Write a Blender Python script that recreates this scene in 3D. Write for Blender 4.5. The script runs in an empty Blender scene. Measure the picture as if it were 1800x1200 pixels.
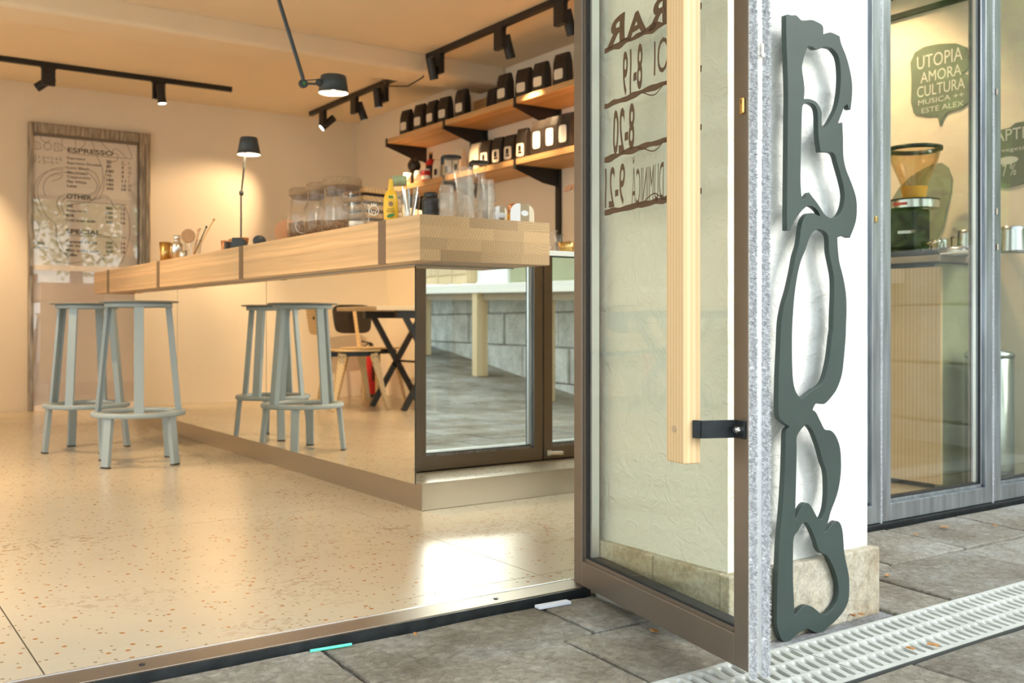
import bpy, bmesh, math, random
from mathutils import Vector, Matrix, noise
random.seed(7)
R = math.radians
# ---------------------------------------------------------------- camera, world, sun, exposure
F = 1770.0; CX = 900.0; HY = 568.0; CH = 0.66; YAW = R(34.75)
SA, CA = math.sin(YAW), math.cos(YAW)
scene = bpy.context.scene; C = scene.collection
cam_d = bpy.data.cameras.new('camera'); cam = bpy.data.objects.new('camera', cam_d); C.objects.link(cam)
cam.location = (0, 0, CH); cam.rotation_euler = (R(90), 0, -YAW)
cam_d.sensor_width = 36; cam_d.lens = F/1800*36
cam_d.shift_y = -(600-HY)/1800.0
cam_d.clip_start = 0.05; cam_d.clip_end = 200
cam_d.dof.use_dof = True; cam_d.dof.focus_distance = 2.15; cam_d.dof.aperture_fstop = 6.3
scene.camera = cam
W = bpy.data.worlds.new('sky'); scene.world = W; W.use_nodes = True
wn = W.node_tree.nodes; wl = W.node_tree.links
bg = wn['Background']; bg.inputs[1].default_value = 1.15
tc = wn.new('ShaderNodeTexCoord'); sp = wn.new('ShaderNodeSeparateXYZ'); cr = wn.new('ShaderNodeValToRGB')
wl.new(tc.outputs['Generated'], sp.inputs[0]); wl.new(sp.outputs[2], cr.inputs[0])
cr.color_ramp.elements[0].position = 0.0; cr.color_ramp.elements[0].color = (0.95, 1.0, 0.98, 1)
cr.color_ramp.elements[1].position = 0.7; cr.color_ramp.elements[1].color = (0.74, 0.85, 1.0, 1)
wl.new(cr.outputs[0], bg.inputs[0])
sun_d = bpy.data.lights.new('sun', 'SUN'); sun_d.energy = 2.2; sun_d.angle = R(35); sun_d.color = (1.0, 0.97, 0.9)
sun = bpy.data.objects.new('sun', sun_d); C.objects.link(sun)
sun.location = (6, -6, 8)
sun.rotation_euler = Vector((0.50, -0.80, 0.48)).to_track_quat('Z', 'Y').to_euler()
scene.cycles.transparent_max_bounces = 40; scene.cycles.max_bounces = 14
vs = scene.view_settings; vs.view_transform = 'Standard'; vs.look = 'None'; vs.exposure = 1.15; vs.gamma = 1; vs.use_curve_mapping = False
WARM = (1.0, 0.685, 0.385)
SPOT_W = 55.0

# ---------------------------------------------------------------- picture geometry helpers (true positions from known planes)
def ray(px):
    k = (px-CX)/F
    return SA + CA*k, CA - SA*k          # world X and Y per metre of depth
def atX(px, py, X):
    a, b = ray(px); d = X/a; return Vector((X, b*d, CH-(py-HY)*d/F))
def atY(px, py, Y):
    a, b = ray(px); d = Y/b; return Vector((a*d, Y, CH-(py-HY)*d/F))
def atZ(px, py, z):
    a, b = ray(px); d = F*(CH-z)/(py-HY); return Vector((a*d, b*d, z))

# ---------------------------------------------------------------- materials
MATS = {}
def _nt(name):
    m = bpy.data.materials.new(name); m.use_nodes = True; MATS[name] = m
    nt = m.node_tree; return m, nt, nt.nodes, nt.links, nt.nodes['Principled BSDF']
def mat(name, col, rough=0.5, metal=0.0, bump=0.0, bscale=60, var=0.0, vscale=8, spec=0.5, emit=0, coat=0, col2=None, alpha=1, aniso=None):
    m, nt, N, L, P = _nt(name)
    P.inputs['Base Color'].default_value = (*col, 1); P.inputs['Roughness'].default_value = rough
    P.inputs['Metallic'].default_value = metal; P.inputs['Specular IOR Level'].default_value = spec
    P.inputs['Coat Weight'].default_value = coat
    if emit:
        P.inputs['Emission Color'].default_value = (*col, 1); P.inputs['Emission Strength'].default_value = emit
    t = None
    if bump or var or col2:
        t = N.new('ShaderNodeTexCoord'); mp = N.new('ShaderNodeMapping'); L.new(t.outputs['Object'], mp.inputs[0])
        if aniso: mp.inputs['Scale'].default_value = aniso
    if var or col2:
        n = N.new('ShaderNodeTexNoise'); n.inputs['Scale'].default_value = vscale; n.inputs['Detail'].default_value = 6
        L.new(mp.outputs[0], n.inputs['Vector'])
        mx = N.new('ShaderNodeMix'); mx.data_type = 'RGBA'
        c2 = col2 if col2 else tuple(c*(1-var) for c in col)
        mx.inputs[6].default_value = (*c2, 1); mx.inputs[7].default_value = (*(col if col2 else tuple(min(1, c*(1+var*0.5)) for c in col)), 1)
        r = N.new('ShaderNodeMapRange'); r.inputs[1].default_value = 0.35; r.inputs[2].default_value = 0.65
        L.new(n.outputs[0], r.inputs[0]); L.new(r.outputs[0], mx.inputs[0]); L.new(mx.outputs[2], P.inputs['Base Color'])
    if bump:
        n = N.new('ShaderNodeTexNoise'); n.inputs['Scale'].default_value = bscale; n.inputs['Detail'].default_value = 5
        L.new(mp.outputs[0], n.inputs['Vector'])
        b = N.new('ShaderNodeBump'); b.inputs['Strength'].default_value = bump; b.inputs['Distance'].default_value = 0.01
        L.new(n.outputs[0], b.inputs['Height']); L.new(b.outputs[0], P.inputs['Normal'])
    return m
def glassmat(name, tint=(0.9, 0.96, 0.92), ior=1.5, mul=1.0, rough=0.0, facing=0.0, haze=0.0):
    m = bpy.data.materials.new(name); m.use_nodes = True; MATS[name] = m
    nt = m.node_tree; N, L = nt.nodes, nt.links; N.remove(N['Principled BSDF'])
    tr = N.new('ShaderNodeBsdfTransparent'); tr.inputs[0].default_value = (*tint, 1)
    gl = N.new('ShaderNodeBsdfGlossy'); gl.inputs['Roughness'].default_value = rough
    f0 = ((ior-1)/(ior+1))**2
    fr = N.new('ShaderNodeMath'); fr.operation = 'MULTIPLY_ADD'; fr.inputs[1].default_value = 1-f0; fr.inputs[2].default_value = f0
    lw = N.new('ShaderNodeLayerWeight'); lw.inputs[0].default_value = 0.5; pw = N.new('ShaderNodeMath'); pw.operation = 'POWER'; pw.inputs[1].default_value = 5.0
    L.new(lw.outputs['Facing'], pw.inputs[0]); L.new(pw.outputs[0], fr.inputs[0])
    mu = N.new('ShaderNodeMath'); mu.operation = 'MULTIPLY_ADD'; mu.inputs[1].default_value = mul; mu.inputs[2].default_value = facing; mu.use_clamp = True
    mx = N.new('ShaderNodeMixShader')
    L.new(fr.outputs[0], mu.inputs[0]); L.new(mu.outputs[0], mx.inputs[0]); L.new(tr.outputs[0], mx.inputs[1]); L.new(gl.outputs[0], mx.inputs[2])
    last = mx.outputs[0]
    if haze:
        tl_ = N.new('ShaderNodeBsdfTranslucent'); tl_.inputs[0].default_value = (0.95, 0.95, 0.92, 1); df = N.new('ShaderNodeBsdfDiffuse'); df.inputs[0].default_value = (0.95, 0.95, 0.92, 1)
        m1 = N.new('ShaderNodeMixShader'); m1.inputs[0].default_value = 0.5; L.new(tl_.outputs[0], m1.inputs[1]); L.new(df.outputs[0], m1.inputs[2])
        m2 = N.new('ShaderNodeMixShader'); m2.inputs[0].default_value = haze; L.new(last, m2.inputs[1]); L.new(m1.outputs[0], m2.inputs[2]); last = m2.outputs[0]
    L.new(last, N['Material Output'].inputs[0]); return m
def woodmat(name, c1, c2, axis='Y', ring=60, rough=0.5, distort=1.2, rnd=0.15, offb=(0, 0, 0), offr=(3.7, 2.9, 3.1), fine=0.5):
    """solid wood: growth rings around an axis, so end grain shows arcs and long faces show grain"""
    m, nt, N, L, P = _nt(name); P.inputs['Roughness'].default_value = rough
    g = N.new('ShaderNodeTexCoord'); oi = N.new('ShaderNodeObjectInfo')
    mp = N.new('ShaderNodeMapping'); L.new(g.outputs['Object'], mp.inputs[0])
    sc = {'X': (0.06, 1, 1), 'Y': (1, 0.06, 1), 'Z': (1, 1, 0.06)}[axis]; mp.inputs['Scale'].default_value = sc
    wn_ = N.new('ShaderNodeTexWhiteNoise'); wn_.noise_dimensions = '1D'; L.new(oi.outputs['Random'], wn_.inputs['W'])
    cb = N.new('ShaderNodeVectorMath'); cb.operation = 'MULTIPLY_ADD'; L.new(wn_.outputs['Color'], cb.inputs[0]); cb.inputs[1].default_value = offr; cb.inputs[2].default_value = offb
    ad = N.new('ShaderNodeVectorMath'); ad.operation = 'ADD'; L.new(mp.outputs[0], ad.inputs[0]); L.new(cb.outputs[0], ad.inputs[1])
    w = N.new('ShaderNodeTexWave'); w.wave_type = 'RINGS'; w.rings_direction = axis; w.inputs['Scale'].default_value = ring*0.314
    w.inputs['Distortion'].default_value = distort; w.inputs['Detail'].default_value = 3; w.inputs['Detail Scale'].default_value = 1.2
    L.new(ad.outputs[0], w.inputs['Vector'])
    n = N.new('ShaderNodeTexNoise'); n.inputs['Scale'].default_value = 90; n.inputs['Detail'].default_value = 3; L.new(ad.outputs[0], n.inputs['Vector'])
    mx = N.new('ShaderNodeMix'); mx.data_type = 'RGBA'; mx.inputs[6].default_value = (*c1, 1); mx.inputs[7].default_value = (*c2, 1)
    ma = N.new('ShaderNodeMath'); ma.operation = 'MULTIPLY_ADD'; ma.inputs[1].default_value = fine; L.new(n.outputs[0], ma.inputs[0])
    m2 = N.new('ShaderNodeMath'); m2.operation = 'MULTIPLY'; m2.inputs[1].default_value = 1-fine*0.6; L.new(w.outputs[1], m2.inputs[0]); L.new(m2.outputs[0], ma.inputs[2])
    ma.use_clamp = True
    L.new(ma.outputs[0], mx.inputs[0])
    hs = N.new('ShaderNodeHueSaturation'); mr = N.new('ShaderNodeMapRange'); mr.inputs[3].default_value = 1-rnd; mr.inputs[4].default_value = 1+rnd*0.6
    L.new(oi.outputs['Random'], mr.inputs[0]); L.new(mr.outputs[0], hs.inputs['Value']); L.new(mx.outputs[2], hs.inputs['Color'])
    L.new(hs.outputs[0], P.inputs['Base Color'])
    b = N.new('ShaderNodeBump'); b.inputs['Strength'].default_value = 0.08; b.inputs['Distance'].default_value = 0.003
    L.new(ma.outputs[0], b.inputs['Height']); L.new(b.outputs[0], P.inputs['Normal'])
    return m
def plaster(name, col, strength=0.5, scale=28, rough=0.9, stain=None):
    m, nt, N, L, P = _nt(name); P.inputs['Roughness'].default_value = rough; P.inputs['Specular IOR Level'].default_value = 0.2
    g = N.new('ShaderNodeNewGeometry')
    n = N.new('ShaderNodeTexNoise'); n.inputs['Scale'].default_value = scale; n.inputs['Detail'].default_value = 6; n.inputs['Distortion'].default_value = 1.5
    n2 = N.new('ShaderNodeTexNoise'); n2.inputs['Scale'].default_value = scale*0.12; n2.inputs['Detail'].default_value = 4
    L.new(g.outputs['Position'], n.inputs['Vector']); L.new(g.outputs['Position'], n2.inputs['Vector'])
    b = N.new('ShaderNodeBump'); b.inputs['Strength'].default_value = strength; b.inputs['Distance'].default_value = 0.012
    L.new(n.outputs[0], b.inputs['Height']); L.new(b.outputs[0], P.inputs['Normal'])
    mx = N.new('ShaderNodeMix'); mx.data_type = 'RGBA'; mx.inputs[6].default_value = (*[c*0.93 for c in col], 1); mx.inputs[7].default_value = (*col, 1)
    L.new(n2.outputs[0], mx.inputs[0]); L.new(mx.outputs[2], P.inputs['Base Color'])
    return m
def terrazzo():
    m, nt, N, L, P = _nt('terrazzo'); g = N.new('ShaderNodeNewGeometry')
    base = (0.53, 0.465, 0.345)
    n = N.new('ShaderNodeTexNoise'); n.inputs['Scale'].default_value = 2.2; n.inputs['Detail'].default_value = 8; L.new(g.outputs['Position'], n.inputs['Vector'])
    mx = N.new('ShaderNodeMix'); mx.data_type = 'RGBA'; mx.inputs[6].default_value = (0.46, 0.39, 0.28, 1); mx.inputs[7].default_value = (*base, 1); L.new(n.outputs[0], mx.inputs[0])
    last = mx.outputs[2]
    # stone chips, sparse, three tones
    for sc, th, c, seed in ((50, 0.27, (0.34, 0.13, 0.025), 0), (31, 0.17, (0.36, 0.16, 0.04), 5), (80, 0.30, (0.24, 0.16, 0.09), 9)):
        ad = N.new('ShaderNodeVectorMath'); ad.operation = 'ADD'; ad.inputs[1].default_value = (seed, seed*0.7, 0); L.new(g.outputs['Position'], ad.inputs[0])
        v = N.new('ShaderNodeTexVoronoi'); v.inputs['Scale'].default_value = sc; L.new(ad.outputs[0], v.inputs['Vector'])
        sepc = N.new('ShaderNodeSeparateColor'); L.new(v.outputs['Color'], sepc.inputs[0])
        a = N.new('ShaderNodeMath'); a.operation = 'LESS_THAN'; a.inputs[1].default_value = th; L.new(v.outputs['Distance'], a.inputs[0])
        k = N.new('ShaderNodeMath'); k.operation = 'LESS_THAN'; k.inputs[1].default_value = 0.11; L.new(sepc.outputs[0], k.inputs[0])
        q = N.new('ShaderNodeMath'); q.operation = 'MULTIPLY'; L.new(a.outputs[0], q.inputs[0]); L.new(k.outputs[0], q.inputs[1])
        x = N.new('ShaderNodeMix'); x.data_type = 'RGBA'; x.inputs[7].default_value = (*c, 1); L.new(q.outputs[0], x.inputs[0]); L.new(last, x.inputs[6]); last = x.outputs[2]
    # scuffs and shoe dirt
    n3 = N.new('ShaderNodeTexNoise'); n3.inputs['Scale'].default_value = 1.7; n3.inputs['Detail'].default_value = 2; L.new(g.outputs['Position'], n3.inputs['Vector'])
    n4 = N.new('ShaderNodeTexNoise'); n4.inputs['Scale'].default_value = 19; n4.inputs['Detail'].default_value = 8; n4.inputs['Distortion'].default_value = 2.5; L.new(g.outputs['Position'], n4.inputs['Vector'])
    r3 = N.new('ShaderNodeMapRange'); r3.inputs[1].default_value = 0.52; r3.inputs[2].default_value = 0.64; L.new(n3.outputs[0], r3.inputs[0])
    r4 = N.new('ShaderNodeMapRange'); r4.inputs[1].default_value = 0.53; r4.inputs[2].default_value = 0.60; L.new(n4.outputs[0], r4.inputs[0])
    q = N.new('ShaderNodeMath'); q.operation = 'MULTIPLY'; L.new(r3.outputs[0], q.inputs[0]); L.new(r4.outputs[0], q.inputs[1])
    q2 = N.new('ShaderNodeMath'); q2.operation = 'MULTIPLY'; q2.inputs[1].default_value = 0.75; L.new(q.outputs[0], q2.inputs[0])
    x = N.new('ShaderNodeMix'); x.data_type = 'RGBA'; x.inputs[7].default_value = (0.30, 0.21, 0.13, 1); L.new(q2.outputs[0], x.inputs[0]); L.new(last, x.inputs[6])
    L.new(x.outputs[2], P.inputs['Base Color'])
    rr = N.new('ShaderNodeMapRange'); rr.inputs[3].default_value = 0.15; rr.inputs[4].default_value = 0.30; L.new(n4.outputs[0], rr.inputs[0]); L.new(rr.outputs[0], P.inputs['Roughness'])
    P.inputs['Specular IOR Level'].default_value = 0.45
    return m
def stonemat(name, ca, cb, cc, scale=3.0, bump=0.6, rough=0.85, fine=9):
    m, nt, N, L, P = _nt(name); g = N.new('ShaderNodeNewGeometry'); oi = N.new('ShaderNodeObjectInfo')
    P.inputs['Roughness'].default_value = rough; P.inputs['Specular IOR Level'].default_value = 0.3
    n = N.new('ShaderNodeTexNoise'); n.inputs['Scale'].default_value = scale; n.inputs['Detail'].default_value = 8; n.inputs['Roughness'].default_value = 0.65
    n2 = N.new('ShaderNodeTexNoise'); n2.inputs['Scale'].default_value = scale*fine; n2.inputs['Detail'].default_value = 8; n2.inputs['Distortion'].default_value = 0.8; n2.inputs['Roughness'].default_value = 0.7
    L.new(g.outputs['Position'], n.inputs['Vector']); L.new(g.outputs['Position'], n2.inputs['Vector'])
    r = N.new('ShaderNodeValToRGB'); e = r.color_ramp.elements; e[0].position = 0.32; e[0].color = (*ca, 1); e[1].position = 0.68; e[1].color = (*cc, 1)
    k = r.color_ramp.elements.new(0.5); k.color = (*cb, 1); L.new(n.outputs[0], r.inputs[0])
    mx = N.new('ShaderNodeMix'); mx.data_type = 'RGBA'; mx.blend_type = 'MULTIPLY'; mx.inputs[0].default_value = 0.75
    r2 = N.new('ShaderNodeMapRange'); r2.inputs[1].default_value = 0.3; r2.inputs[2].default_value = 0.7; r2.inputs[3].default_value = 0.45; r2.inputs[4].default_value = 1.2; L.new(n2.outputs[0], r2.inputs[0])
    L.new(r.outputs[0], mx.inputs[6]); L.new(r2.outputs[0], mx.inputs[7])
    hs = N.new('ShaderNodeHueSaturation'); mr = N.new('ShaderNodeMapRange'); mr.inputs[3].default_value = 0.85; mr.inputs[4].default_value = 1.12
    L.new(oi.outputs['Random'], mr.inputs[0]); L.new(mr.outputs[0], hs.inputs['Value']); L.new(mx.outputs[2], hs.inputs['Color']); L.new(hs.outputs[0], P.inputs['Base Color'])
    b = N.new('ShaderNodeBump'); b.inputs['Strength'].default_value = bump; b.inputs['Distance'].default_value = 0.01; L.new(n2.outputs[0], b.inputs['Height']); L.new(b.outputs[0], P.inputs['Normal'])
    return m

M_wall = plaster('interior_plaster', (0.86, 0.77, 0.63), 0.12, 20)
M_ceil = plaster('ceiling_paint', (0.84, 0.70, 0.51), 0.05, 20)
M_ext = plaster('trowelled_white_plaster', (0.87, 0.87, 0.82), 0.55, 26)
M_terr = terrazzo()
M_joint = mat('dark_joint', (0.16, 0.11, 0.07), 0.9)
M_flag = stonemat('flagstone', (0.20, 0.165, 0.115), (0.33, 0.30, 0.235), (0.45, 0.435, 0.385), 3.2, 1.0, fine=16)
M_mort = stonemat('pale_mortar', (0.24, 0.23, 0.21), (0.34, 0.34, 0.33), (0.5, 0.5, 0.5), 6, 0.8)
M_plinth = stonemat('limestone', (0.40, 0.31, 0.20), (0.54, 0.48, 0.36), (0.66, 0.63, 0.53), 7, 0.35)
M_wallst = stonemat('grey_stone_block', (0.44, 0.45, 0.42), (0.62, 0.64, 0.60), (0.78, 0.80, 0.76), 4, 0.5)
M_bar = woodmat('laminated_bar_wood', (0.62, 0.42, 0.225), (0.50, 0.325, 0.17), 'Y', 105, 0.42, 4.0, 0.32, offb=(-0.25, 0, -1.13), offr=(0.5, 3, 0.4), fine=0.25)
M_pine = woodmat('pine', (0.80, 0.585, 0.33), (0.69, 0.455, 0.225), 'Z', 130, 0.5, 0.8, 0.05, fine=0.35)
M_pineX = woodmat('pale_pine', (0.80, 0.64, 0.40), (0.66, 0.47, 0.25), 'Z', 60, 0.6, 2.5, 0.08)
M_shelf = woodmat('shelf_wood', (0.66, 0.40, 0.18), (0.50, 0.28, 0.11), 'Y', 60, 0.5, 1.2, 0.05)
M_chairw = woodmat('birch_plywood', (0.82, 0.63, 0.36), (0.68, 0.47, 0.24), 'Y', 40, 0.5, 1.2, 0.05)
M_inlay = mat('grey_brown_inlay', (0.17, 0.11, 0.065), 0.5)
M_mirror = mat('mirror', (0.93, 0.95, 0.93), 0.012, 1.0)
M_medge = mat('mirror_edge', (0.02, 0.03, 0.028), 0.3)
M_kick = mat('brushed_steel_plinth', (0.46, 0.40, 0.31), 0.33, 0.85, 0.05, 300)
M_white = mat('white_lacquer', (0.85, 0.88, 0.86), 0.25)
M_olive = mat('olive_panel', (0.34, 0.35, 0.20), 0.6, var=0.08)
M_black = mat('black_powder_coat', (0.012, 0.011, 0.010), 0.45)
M_black2 = mat('blackened_steel', (0.03, 0.035, 0.038), 0.4, 0.5, var=0.3, vscale=30)
M_lens = mat('warm_lamp_lens', (1.0, 0.86, 0.62), 0.4, emit=14)
M_shadein = mat('white_shade_inside', (0.95, 0.88, 0.75), 0.5, emit=2.2)
M_navy = mat('dark_slate_shade', (0.035, 0.045, 0.052), 0.45)
M_stool = mat('grey_blue_powder_coat', (0.31, 0.375, 0.395), 0.42)
M_stooltop = mat('grey_brown_seat', (0.21, 0.20, 0.17), 0.5)
M_bronze = mat('bronze_anodised_frame', (0.22, 0.18, 0.14), 0.36, 0.55, var=0.08, vscale=5)
M_steel = mat('galvanised_frame', (0.42, 0.455, 0.49), 0.33, 0.85, var=0.25, vscale=7, aniso=(6, 6, 0.6))
M_alu = mat('bright_aluminium', (0.80, 0.84, 0.87), 0.3, 0.8)
M_rubber = mat('black_gasket', (0.012, 0.014, 0.016), 0.6)
M_glass = glassmat('window_glass', (0.978, 0.982, 0.955), 1.45, 0.8)
M_glassr = glassmat('facade_glass', (0.975, 0.985, 0.975), 1.5, 1.2, 0, 0.0)
M_clear = glassmat('clear_glassware', (0.985, 0.985, 0.98), 1.45, 1.1, 0.03, 0.0, 0.018)
M_mglass = glassmat('menu_door_glass', (0.985, 0.985, 0.98), 1.8, 1.2)
M_sign = mat('dark_green_sheet', (0.038, 0.058, 0.052), 0.5, var=0.18, vscale=4, bump=0.03, bscale=200)
M_signe = mat('sign_edge', (0.018, 0.03, 0.024), 0.6)
M_fur = mat('grey_white_brush_pile', (0.72, 0.73, 0.74), 0.95, var=0.3, vscale=160)
M_brass = mat('brass', (0.72, 0.48, 0.17), 0.3, 1.0)
M_vinyl = mat('brown_vinyl_lettering', (0.10, 0.052, 0.022), 0.6)
M_grate = mat('white_grating', (0.50, 0.51, 0.46), 0.55, var=0.12, vscale=12, bump=0.1, bscale=90)
M_dark = mat('channel_dark', (0.05, 0.055, 0.05), 0.9)
M_paper = mat('poster_paper', (0.93, 0.87, 0.81), 0.7)
M_frost = mat('frosted_panel', (0.92, 0.85, 0.83), 0.6)
M_ink = mat('black_ink', (0.03, 0.025, 0.02), 0.8)
M_line = mat('grey_ink', (0.36, 0.32, 0.28), 0.8)
M_agedm = mat('worn_metal_frame', (0.42, 0.36, 0.28), 0.35, 0.8, var=0.45, vscale=14, aniso=(4, 4, 0.4))
M_bag = mat('black_pouch', (0.022, 0.017, 0.014), 0.38)
M_label = mat('cream_label', (0.78, 0.70, 0.56), 0.6)
M_labelw = mat('white_label', (0.92, 0.88, 0.78), 0.6)
M_kraft = mat('cream_pouch', (0.74, 0.64, 0.48), 0.6)
M_cork = mat('cork', (0.34, 0.22, 0.125), 0.85, col2=(0.28, 0.175, 0.095), vscale=90, bump=0.1, bscale=120)
M_beans = mat('roasted_beans', (0.12, 0.055, 0.022), 0.5, col2=(0.32, 0.17, 0.06), vscale=90, bump=0.8, bscale=110)
M_yellow = mat('yellow_bottle', (0.85, 0.50, 0.03), 0.35)
M_green = mat('sage_green_plastic', (0.30, 0.36, 0.20), 0.45)
M_leafg = mat('label_green', (0.05, 0.22, 0.05), 0.5)
M_red = mat('red_paint', (0.55, 0.02, 0.02), 0.3)
M_card = mat('white_card', (0.72, 0.76, 0.84), 0.6)
M_cardb = mat('kraft_card', (0.34, 0.27, 0.18), 0.7)
M_copper = mat('copper', (0.72, 0.34, 0.18), 0.3, 0.9)
M_chrome = mat('chrome', (0.80, 0.78, 0.74), 0.14, 1.0)
M_amber = mat('amber_glass', (0.75, 0.35, 0.05), 0.15)
M_board = mat('chalkboard_sage', (0.17, 0.215, 0.17), 0.8)
M_chalk = mat('chalk', (0.62, 0.66, 0.60), 0.9)
M_ptable = mat('table_edge', (0.70, 0.56, 0.38), 0.5)
M_mint = mat('mint_plastic', (0.10, 0.70, 0.50), 0.4)
M_leafb = mat('brown_leaf', (0.42, 0.20, 0.06), 0.8)
M_skin = mat('skin', (0.62, 0.33, 0.20), 0.5)
M_shirt = mat('dark_shirt', (0.05, 0.055, 0.06), 0.85)
M_trouser = mat('navy_trousers', (0.03, 0.035, 0.06), 0.85)
M_hair = mat('brown_hair', (0.06, 0.03, 0.015), 0.7)
M_foliage = mat('green_foliage', (0.13, 0.26, 0.035), 0.6, col2=(0.32, 0.46, 0.08), vscale=1.5)
M_trunk = mat('bark', (0.12, 0.08, 0.05), 0.9)
M_steelp = mat('stainless_steel', (0.62, 0.66, 0.66), 0.25, 0.95)
M_zinc = mat('zinc_bolt', (0.72, 0.72, 0.70), 0.25, 1.0)
M_ribbed = glassmat('ribbed_glass', (0.985, 0.985, 0.98), 1.45, 1.1, 0.05, 0.0, 0.09)
M_hopper = glassmat('smoky_hopper', (0.93, 0.86, 0.74), 1.4, 1.2, 0.05, 0.02)

# ---------------------------------------------------------------- mesh builder
class MB:
    def __init__(s): s.v = []; s.f = []; s.sm = []
    def add(s, vs, fs, smooth=False):
        o = len(s.v); s.v += [Vector(v) for v in vs]
        for f in fs: s.f.append([i+o for i in f]); s.sm.append(smooth)
        return s
    def box(s, x0, x1, y0, y1, z0, z1):
        return s.add([(x0,y0,z0),(x1,y0,z0),(x1,y1,z0),(x0,y1,z0),(x0,y0,z1),(x1,y0,z1),(x1,y1,z1),(x0,y1,z1)],
                     [(0,3,2,1),(4,5,6,7),(0,1,5,4),(1,2,6,5),(2,3,7,6),(3,0,4,7)])
    def bar(s, a, b, w, h, up=(0,0,1), w2=None, h2=None):
        """rectangular bar from a to b; w across, h along 'up'"""
        a, b = Vector(a), Vector(b); d = (b-a).normalized(); u = Vector(up)
        sd = d.cross(u)
        if sd.length < 1e-5: sd = d.cross(Vector((1,0,0)))
        sd.normalize(); u = sd.cross(d).normalized(); w2 = w if w2 is None else w2; h2 = h if h2 is None else h2
        P = []
        for p, ww, hh in ((a, w, h), (b, w2, h2)):
            for i, j in ((-1,-1),(1,-1),(1,1),(-1,1)): P.append(p+sd*ww/2*i+u*hh/2*j)
        return s.add(P, [(0,1,2,3),(7,6,5,4),(0,4,5,1),(1,5,6,2),(2,6,7,3),(3,7,4,0)])
    def cyl(s, a, b, r, r2=None, n=20, caps=True, smooth=True):
        a, b = Vector(a), Vector(b); r2 = r if r2 is None else r2; d = (b-a).normalized()
        x = d.orthogonal().normalized(); y = d.cross(x)
        P = [a+(x*math.cos(t)+y*math.sin(t))*r for t in [2*math.pi*i/n for i in range(n)]]
        P += [b+(x*math.cos(t)+y*math.sin(t))*r2 for t in [2*math.pi*i/n for i in range(n)]]
        s.add(P, [(i, (i+1)%n, n+(i+1)%n, n+i) for i in range(n)], smooth)
        if caps: s.add(P, [tuple(range(n))[::-1], tuple(range(n, 2*n))])
        return s
    def lathe(s, prof, c=(0,0,0), n=28, smooth=True, rib=0, ribn=0, cap=False):
        c = Vector(c); P = []
        for r, z in prof:
            for i in range(n):
                t = 2*math.pi*i/n; rr = r*(1+rib*math.cos(ribn*t)) if ribn else r
                P.append(c+Vector((rr*math.cos(t), rr*math.sin(t), z)))
        fs = []
        for k in range(len(prof)-1):
            for i in range(n): fs.append((k*n+i, k*n+(i+1)%n, (k+1)*n+(i+1)%n, (k+1)*n+i))
        if cap: fs.append(tuple(range(n))[::-1]); fs.append(tuple(range((len(prof)-1)*n, len(prof)*n)))
        return s.add(P, fs, smooth)
    def tube(s, pts, r, n=8, smooth=True):
        pts = [Vector(p) for p in pts]; P = []; m = len(pts)
        for k, p in enumerate(pts):
            d = (pts[min(k+1, m-1)]-pts[max(k-1, 0)]).normalized()
            x = d.cross(Vector((0.13, 0.29, 0.95))).normalized(); y = d.cross(x)
            for i in range(n):
                t = 2*math.pi*i/n; P.append(p+(x*math.cos(t)+y*math.sin(t))*(r[k] if isinstance(r, (list, tuple)) else r))
        fs = [(k*n+i, k*n+(i+1)%n, (k+1)*n+(i+1)%n, (k+1)*n+i) for k in range(m-1) for i in range(n)]
        fs += [tuple(range(n))[::-1], tuple(range((m-1)*n, m*n))]
        return s.add(P, fs, smooth)
    def prism(s, poly, t, origin=(0,0,0), ax=(1,0,0), ay=(0,0,1)):
        """poly in (u,v); thickness t along ax x ay (centred)"""
        o, ax, ay = Vector(origin), Vector(ax), Vector(ay); nrm = ax.cross(ay).normalized(); n = len(poly)
        P = [o+ax*u+ay*v-nrm*t/2 for u, v in poly]+[o+ax*u+ay*v+nrm*t/2 for u, v in poly]
        return s.add(P, [tuple(range(n))[::-1], tuple(range(n, 2*n))]+[(i, (i+1)%n, n+(i+1)%n, n+i) for i in range(n)])
    def ball(s, c, r, n=14, sc=(1,1,1)):
        prof = []
        m = n//2
        c = Vector(c); P = []; fs = []
        for k in range(m+1):
            a = math.pi*k/m
            for i in range(n):
                t = 2*math.pi*i/n; P.append(c+Vector((r*math.sin(a)*math.cos(t)*sc[0], r*math.sin(a)*math.sin(t)*sc[1], -r*math.cos(a)*sc[2])))
        for k in range(m):
            for i in range(n): fs.append((k*n+i, k*n+(i+1)%n, (k+1)*n+(i+1)%n, (k+1)*n+i))
        return s.add(P, fs, True)
    def mesh(s, name, m, off=(0,0,0), merge=False):
        me = bpy.data.meshes.new(name); o = Vector(off)
        me.from_pydata([tuple(v-o) for v in s.v], [], s.f)
        for p, q in zip(me.polygons, s.sm): p.use_smooth = q
        if m: me.materials.append(m)
        bm = bmesh.new(); bm.from_mesh(me)
        if merge: bmesh.ops.remove_doubles(bm, verts=bm.verts, dist=1e-5)
        bmesh.ops.recalc_face_normals(bm, faces=bm.faces); bm.to_mesh(me); bm.free()
        me.update(); return me
def rot_of(parent):
    return parent
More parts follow.
